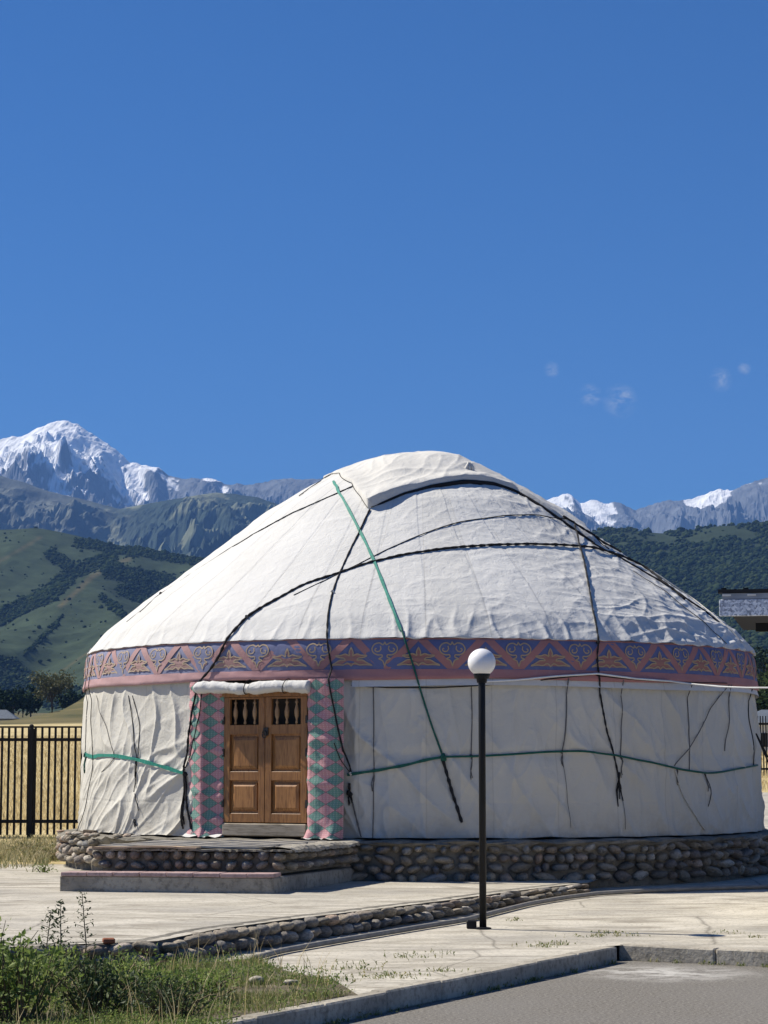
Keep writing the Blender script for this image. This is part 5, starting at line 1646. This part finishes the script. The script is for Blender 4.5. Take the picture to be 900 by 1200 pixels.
build_shrub(172, 1180, 0.30, 0.36, 44, 'small bright green shrub right of the dark low shrub', 13, 26, 0.040)
build_shrub(52, 1170, 0.42, 0.34, 26, 'green shrub growing close against the low stone edging', 14, 24, 0.050)
build_shrub(150, 1150, 0.20, 0.30, 24, 'short sprawling shrub in front of the grey boulders of the edging', 15, 24, 0.036)
build_shrub(-30, 1192, 0.74, 0.45, 40, 'tall bush half out of the picture at the far left edge', 16, 30, 0.050)
build_shrub(235, 1172, 0.22, 0.34, 34, 'ankle high leafy weed clump at the centre of the weed bed', 17, 24, 0.034)
build_shrub(205, 1196, 0.30, 0.32, 34, 'grey green weed clump at the bottom edge beside the kerb', 18, 24, 0.034, 'leaf_dark')
build_shrub(66, 1010, 0.30, 0.40, 26, 'dry straw coloured scrub against the left end of the stone plinth', 24, 26, 0.05, 'grass_mixed', base_z=0.40)
build_shrub(40, 1004, 0.26, 0.42, 24, 'low dry scrub between the left fence and the plinth', 25, 26, 0.05, 'grass_mixed', base_z=0.41)
build_shrub(50, 1023, 0.07, 0.10, 9, 'tiny green weed growing alone on the terrace left of the steps', 26, 18, 0.03, base_z=0.40)
build_sprig(78, 1165, 71, 1058, 'slim sprig with dense round leaves rising above the stone edging', 21, 0.036)
build_sprig(97, 1168, 96, 1046, 'tallest thin sprig with short side twigs, rising right of the leafy sprig', 22, 0.026)
build_sprig(40, 1160, 60, 1068, 'arching sprig with pale young leaves at the left', 23, 0.034)

def inside(poly, x, y):
    n = len(poly); c = np.zeros(len(x), bool); j = n - 1
    for i in range(n):
        xi, yi = poly[i]; xj, yj = poly[j]
        c ^= ((yi > y) != (yj > y)) & (x < (xj - xi) * (y - yi) / (yj - yi + 1e-12) + xi); j = i
    return c
def build_weeds():
    # grass and small weeds over the soil bed
    px = [(418, 1163), (392, 1152), (330, 1140), (300, 1125), (240, 1130), (170, 1134), (60, 1138), (-60, 1140), (-150, 1200), (-150, 1290), (60, 1290), (250, 1208), (330, 1186)]
    poly = [tuple(on_plane(a, b, 0.144))[:2] for a, b in px]
    P = np.array(poly); lo, hi = P.min(0), P.max(0)
    r = np.random.default_rng(3)
    X = r.uniform(lo[0], hi[0], 90000); Y = r.uniform(lo[1], hi[1], 90000)
    ok = inside(poly, X, Y) & (fbm(X * 1.6, Y * 1.6, 3, 31) + r.uniform(-.3, .3, len(X)) > -0.14 + 0.26 * sstep(-1.7, -0.7, X))
    X, Y = X[ok][:24000], Y[ok][:24000]
    Pt = np.stack([X, Y, np.full(len(X), 0.144)], -1)
    V, Fc = blades(Pt, r.uniform(0.02, 0.085, len(X)) * (1 + 0.9 * fbm(X, Y, 2, 37)), 0.006, 1.0, 4)
    tag(mk('grass', V, Fc, M['grass_green'], smooth=False), 'short green and yellowing grass in the bed behind the kerb', 'grass', kind='stuff')
    X = r.uniform(lo[0], hi[0], 120000); Y = r.uniform(lo[1], hi[1], 120000)
    ok = inside(poly, X, Y) & (fbm(X * 1.5 + 7, Y * 1.5, 3, 41) + r.uniform(-.25, .25, len(X)) > -0.08 + 0.28 * sstep(-1.9, -0.8, X))
    X, Y = X[ok][:34000], Y[ok][:34000]
    hmax = 0.05 + 0.09 * np.clip(fbm(X * 1.2, Y * 1.2, 2, 43) + 0.4, 0, 1)
    Pt = np.stack([X, Y, 0.15 + r.uniform(0, 1, len(X)) ** 1.2 * hmax], -1)
    V, Fc = leaf_cloud(Pt, r.uniform(0.012, 0.030, len(X)), np.array([0, 0, 0.3]), 5)
    tag(mk('ground_weeds', V, Fc, M['leaf_fresh'], smooth=False), 'mat of small leafy weeds between the shrubs and the kerb', 'weeds', kind='stuff')
    n = 420; X = r.uniform(lo[0], hi[0], n * 4); Y = r.uniform(lo[1], hi[1], n * 4); ok = inside(poly, X, Y); X, Y = X[ok][:n], Y[ok][:n]
    V, Fc = blades(np.stack([X, Y, np.full(len(X), 0.144)], -1), r.uniform(0.10, 0.34, len(X)), 0.006, 0.55, 14)
    tag(mk('dry_stalks', V, Fc, M['grass_straw'], smooth=False), 'dead pale stalks standing among the green weeds', 'grass', kind='stuff')
    # tufts in the joints of kerb and pavement
    T = []
    for a, b, n, s in [(480, 1122, 30, .10), (400, 1136, 40, .14), (440, 1146, 50, .20), (470, 1143, 40, .15), (520, 1138, 30, .12), (380, 1150, 50, .15), (655, 1107, 36, .10), (640, 1110, 30, .10), (690, 1098, 30, .14), (712, 1094, 30, .10), (735, 1097, 20, .08), (604, 1079, 14, .04), (560, 1078, 26, .07), (548, 1079, 18, .05), (655, 1040, 40, .12), (672, 1039, 50, .10), (684, 1040, 40, .10), (860, 1094, 12, .12), (885, 1099, 14, .05), (420, 1130, 20, .2), (500, 1118, 18, .25)]:
        q = lower_hit(a, b)
        for _ in range(n): T.append((q.x + random.gauss(0, s), q.y + random.gauss(0, s * 0.5), lower_z(q.y) + 0.0))
    for k in range(60):                                      # at the foot of the long kerb, in the gutter
        l = random.uniform(0.2, 8); p = KA0 + KAd * l + Vector((0.8995, -0.437, 0)) * random.uniform(0.005, 0.05)
        for _ in range(random.choice((2, 4, 12))): T.append((p.x + random.gauss(0, .02), p.y + random.gauss(0, .02), 0.0))
    for k in range(14):
        p = KB0 + KBd * random.uniform(0.2, 3) + Vector((-0.51, -0.86, 0)) * 0.03
        for _ in range(8): T.append((p.x + random.gauss(0, .03), p.y + random.gauss(0, .02), 0.0))
    T = np.array(T)
    V, Fc = blades(T, r.uniform(0.012, 0.05, len(T)), 0.008, 1.0, 6)
    V2, F2 = leaf_cloud(T + np.array([0, 0, 0.012]) + r.normal(0, .012, T.shape) * np.array([1, 1, .6]), r.uniform(0.012, 0.035, len(T)), np.array([0, 0, .5]), 7)
    o = mk('weed_tufts', np.vstack([V, V2]), np.vstack([Fc, F2 + len(V)]), M['grass_green'], smooth=False)
    tag(o, 'little weed tufts in the joints of the pavement and along the kerbs', 'weeds', kind='stuff')
    # straw-coloured field grass beyond the fence and the strip in front of it
    n = 36000
    u = r.uniform(0, 1, n); Y = 41.3 + 150 * u ** 2.0
    sx = np.where(r.uniform(size=n) < 0.75, r.uniform(-540, -260, n), r.uniform(400, 560, n))
    X = sx / F * Y
    keep = ~((X > 1.5) & (Y < 63))
    X, Y = X[keep], Y[keep]
    Pt = np.stack([X, Y, ground_z(X, Y) - 0.02], -1)
    V, Fc = blades(Pt, r.uniform(0.06, 0.20, len(X)) * sstep(40, 50, Y) * 1.6 * (1 + 0.35 * fbm(X * .3, Y * .15, 2, 47)), 0.010 + 0.00022 * Y, 0.5, 8)
    tag(mk('field_grass', V, Fc, M['grass_straw'], smooth=False), 'dry straw yellow grass of the field beyond the fences', 'grass', kind='stuff')
    n = 10000
    Y = 41.5 - 11.5 * r.uniform(0, 1, n) ** 0.8; X = r.uniform(-540, -340, n) / F * Y
    Pt = np.stack([X, Y, np.maximum(ground_z(X, Y) - 0.01, 0.35 + (Y - 20.3) * 0.005)], -1)
    ok = (fbm(X * .9, Y * .9, 3, 49) + r.uniform(-.4, .4, n) + np.where(Y < 33.4, 0.30 * (Y - 33.4) - 0.12, 0.10 * (Y - 33.4)) > 0.0) & (np.hypot(X - YC[0], Y - YC[1]) > 5.45)
    Pt = Pt[ok]
    V, Fc = blades(Pt, r.uniform(0.04, 0.24, len(Pt)) * (0.5 + 0.9 * np.clip(fbm(Pt[:, 0] * 1.1, Pt[:, 1] * .6, 3, 53) + 0.4, 0, 1)) * sstep(44, 34, Pt[:, 1]) + 0.03, 0.013, 1.1, 9)
    tag(mk('verge_grass', V, Fc, M['grass_mixed'], smooth=False), 'scruffy half dry grass between the terrace and the left fence', 'grass', kind='stuff')
build_weeds()

def build_tree(px, Y, py_base, h, wd, label, seed, m='leaf_tree', nl=1700, leaf=0.45, group=None, trunk_r=0.16, lobes=9, cat='tree'):
    x = gx(px, Y); z = float(ground_z(x, Y))
    t = thing('tree', (x, Y, z), label, cat, group)
    r = random.Random(seed); b = Vector((x, Y, z - 0.1)); st = MB()
    th = h * 0.34
    st.tube([b, b + Vector((0.1, 0, th * 0.5)), b + Vector((0.0, 0, th)), b + Vector((0.15, 0, h * 0.72))], [trunk_r * 1.3, trunk_r, trunk_r * 0.8, trunk_r * 0.3], 7)
    LP = []
    for k in range(lobes):
        a = 2 * math.pi * k / lobes + r.uniform(-.4, .4); rad = wd * 0.5 * r.uniform(0.25, 0.85); hh = h * r.uniform(0.42, 0.90)
        c = b + Vector((math.cos(a) * rad, math.sin(a) * rad, hh))
        s0 = b + Vector((0, 0, th * r.uniform(0.7, 1.2)))
        st.tube([s0, s0.lerp(c, .5) + Vector((0, 0, .15)), c], [trunk_r * .45, trunk_r * .3, trunk_r * .1], 5)
        R = wd * r.uniform(0.16, 0.27)
        for q in range(nl // lobes):
            v = Vector((r.gauss(0, 1), r.gauss(0, 1), r.gauss(0, .8))); v = v.normalized() * R * r.uniform(0.35, 1.08)
            LP.append(c + v)
    LP = np.array([tuple(p) for p in LP])
    V, Fc = leaf_cloud(LP, rng.uniform(leaf * .5, leaf * 1.3, len(LP)), None, seed, 0.7)
    mk('crown', V, Fc, M[m], t, smooth=False)
    st.build('trunk', M['bark'], t)
build_tree(62, 368, 838, 6.6, 6.8, 'lone round tree on the brown rise beyond the left fence', 31, 'leaf_tree', 2400, 0.42, None, 0.2, 13)
LT = ['distant tree cut by the left edge of the picture', 'distant tree right behind the blue grey roof', 'low distant tree just right of the blue grey roof', 'tall distant tree halfway between the grey roof and the lone tree', 'distant tree standing just left of the lone round tree', 'distant tree just outside the left edge', 'broad far tree between the lone tree and the tent']
RT = ['nearest small tree touching the tent outline, beyond the right fence', 'rounded tree at the right edge above the shed roof', 'low tree just out of the picture beyond the right fence', 'broad tree partly hidden by the tent, beyond the right fence', 'wide tree outside the right edge beyond the fence', 'tallest far tree above the shed at the right edge']
for i, (px, Y, h, w) in enumerate([(-6, 470, 5.5, 7), (6, 520, 6.5, 7), (17, 455, 5.0, 6.5), (28, 540, 7.5, 8), (37, 480, 5.0, 6), (-20, 560, 7, 8), (88, 520, 6, 7)]):
    build_tree(px, Y, 0, h, w, LT[i], 50 + i, 'leaf_far', 520, 0.9, 'distant trees left of the tent', 0.2, 8)
for i, (px, Y, h, w) in enumerate([(889, 230, 5.5, 5), (898, 300, 8.5, 8), (908, 210, 6.0, 6), (884, 380, 9.0, 9), (921, 260, 8, 8), (896, 420, 13, 10)]):
    build_tree(px, Y, 0, h, w, RT[i], 70 + i, 'leaf_far', 620, 0.7, 'trees beyond the right fence', 0.2, 8)

def build_house(px, Y, w, d, h, rh, label, wall, roof, sink=0.0):
    x = gx(px, Y); z = float(ground_z(x, Y)) - 0.2
    z = z - sink
    t = thing('house', (x, Y, z), label, 'house')
    mb = MB(); mb.box((x, Y, z + h / 2), (w, d, h)); mb.build('wall', wall, t)
    e = 0.3
    V = [(x - w / 2 - e, Y - d / 2 - e, z + h), (x + w / 2 + e, Y - d / 2 - e, z + h), (x + w / 2 + e, Y + d / 2 + e, z + h), (x - w / 2 - e, Y + d / 2 + e, z + h), (x - w / 2 * 0.25, Y, z + h + rh), (x + w / 2 * 0.25, Y, z + h + rh)]
    mb = MB(); mb.add(V, [(0, 1, 5, 4), (1, 2, 5), (2, 3, 4, 5), (3, 0, 4), (3, 2, 1, 0)]); mb.build('roof', roof, t)
    for q in (-.2, .2):
        mb = MB(); mb.box((x + w * q, Y - d / 2 - 0.02, z + h * .5), (w * .18, 0.08, h * .4)); mb.build('window', M['black_void'], t)
build_house(5, 400, 5, 4, 2.0, 1.6, 'far house with a blue grey hipped roof just above the left fence', M['step_concrete'], M['slate_roof'], 1.2)
build_house(898, 118, 2.6, 3, 1.75, 0.7, 'shed with a grey roof behind the right fence', M['plaster'], M['slate_roof'])

# ------------------------------------------------------------------ small loose things
def build_loose():
    b = Vector(tuple(circ(hit(122, 970)[0], 5.22))); b.z = 0.935
    mb = MB(); mb.box((0, 0, 0), (0.21, 0.08, 0.06), bevel=0.01); o = mb.build('wood_block', M['bark'], loc=b); o.rotation_euler = (0, 0.05, -0.6)
    tag(o, 'dark stub of timber lying on the plinth under the left tent wall', 'wood block')
    p = on_plane(127, 1106, 0.345); mb = MB(); mb.box((0, 0, 0), (0.10, 0.10, 0.04), bevel=0.008); o = mb.build('brick', M['old_brick'], loc=(p.x, p.y + 0.02, terr_z(p.y) + 0.026)); o.rotation_euler = (0, 0, 0.2)
    tag(o, 'broken orange brick on top of the low stone edging', 'brick')
    # litter: pale broken stones in the weeds
    for i, (px, py, s, lab) in enumerate([(40, 1146, .10, 'pale broken slab lying in the weeds at the far left'), (172, 1143, .09, 'pale flat stone in the weeds below the grey boulders'), (300, 1153, .10, 'pale lump of rubble left in the middle of the weed bed'), (340, 1154, .07, 'small pale rubble stone near the right end of the weed bed')]):
        q = on_plane(px, py, 0.144); me = STONES[i].copy(); me.materials.clear(); me.materials.append(M['kerb_concrete'])
        o = bpy.data.objects.new('rubble_stone', me); col.objects.link(o); o.location = (q.x, q.y, 0.144 + s * 0.25); o.scale = (s, s * .7, s * .4); o.rotation_euler = (0.1, 0.1, i)
        tag(o, lab, 'stone')
build_loose()

# ------------------------------------------------------------------ haze
def build_haze():
    zt = 1720.0
    mb = MB(); mb.box((0, 0, (zt - 3) / 2), (24800, 24800, zt + 3))
    m = bpy.data.materials.new('haze'); m.use_nodes = True
    n = m.node_tree.nodes; n.remove(n['Principled BSDF'])
    v = n.new('ShaderNodeVolumePrincipled'); v.inputs['Color'].default_value = (0.22, 0.46, 1.0, 1); v.inputs['Density'].default_value = 6.4e-5
    v.inputs['Anisotropy'].default_value = 0.0
    m.node_tree.links.new(v.outputs[0], n['Material Output'].inputs['Volume'])
    o = mb.build('haze', m); tag(o, kind='stuff')
    o['label'] = 'thin blue haze over the whole valley'; o['category'] = 'haze'
build_haze()
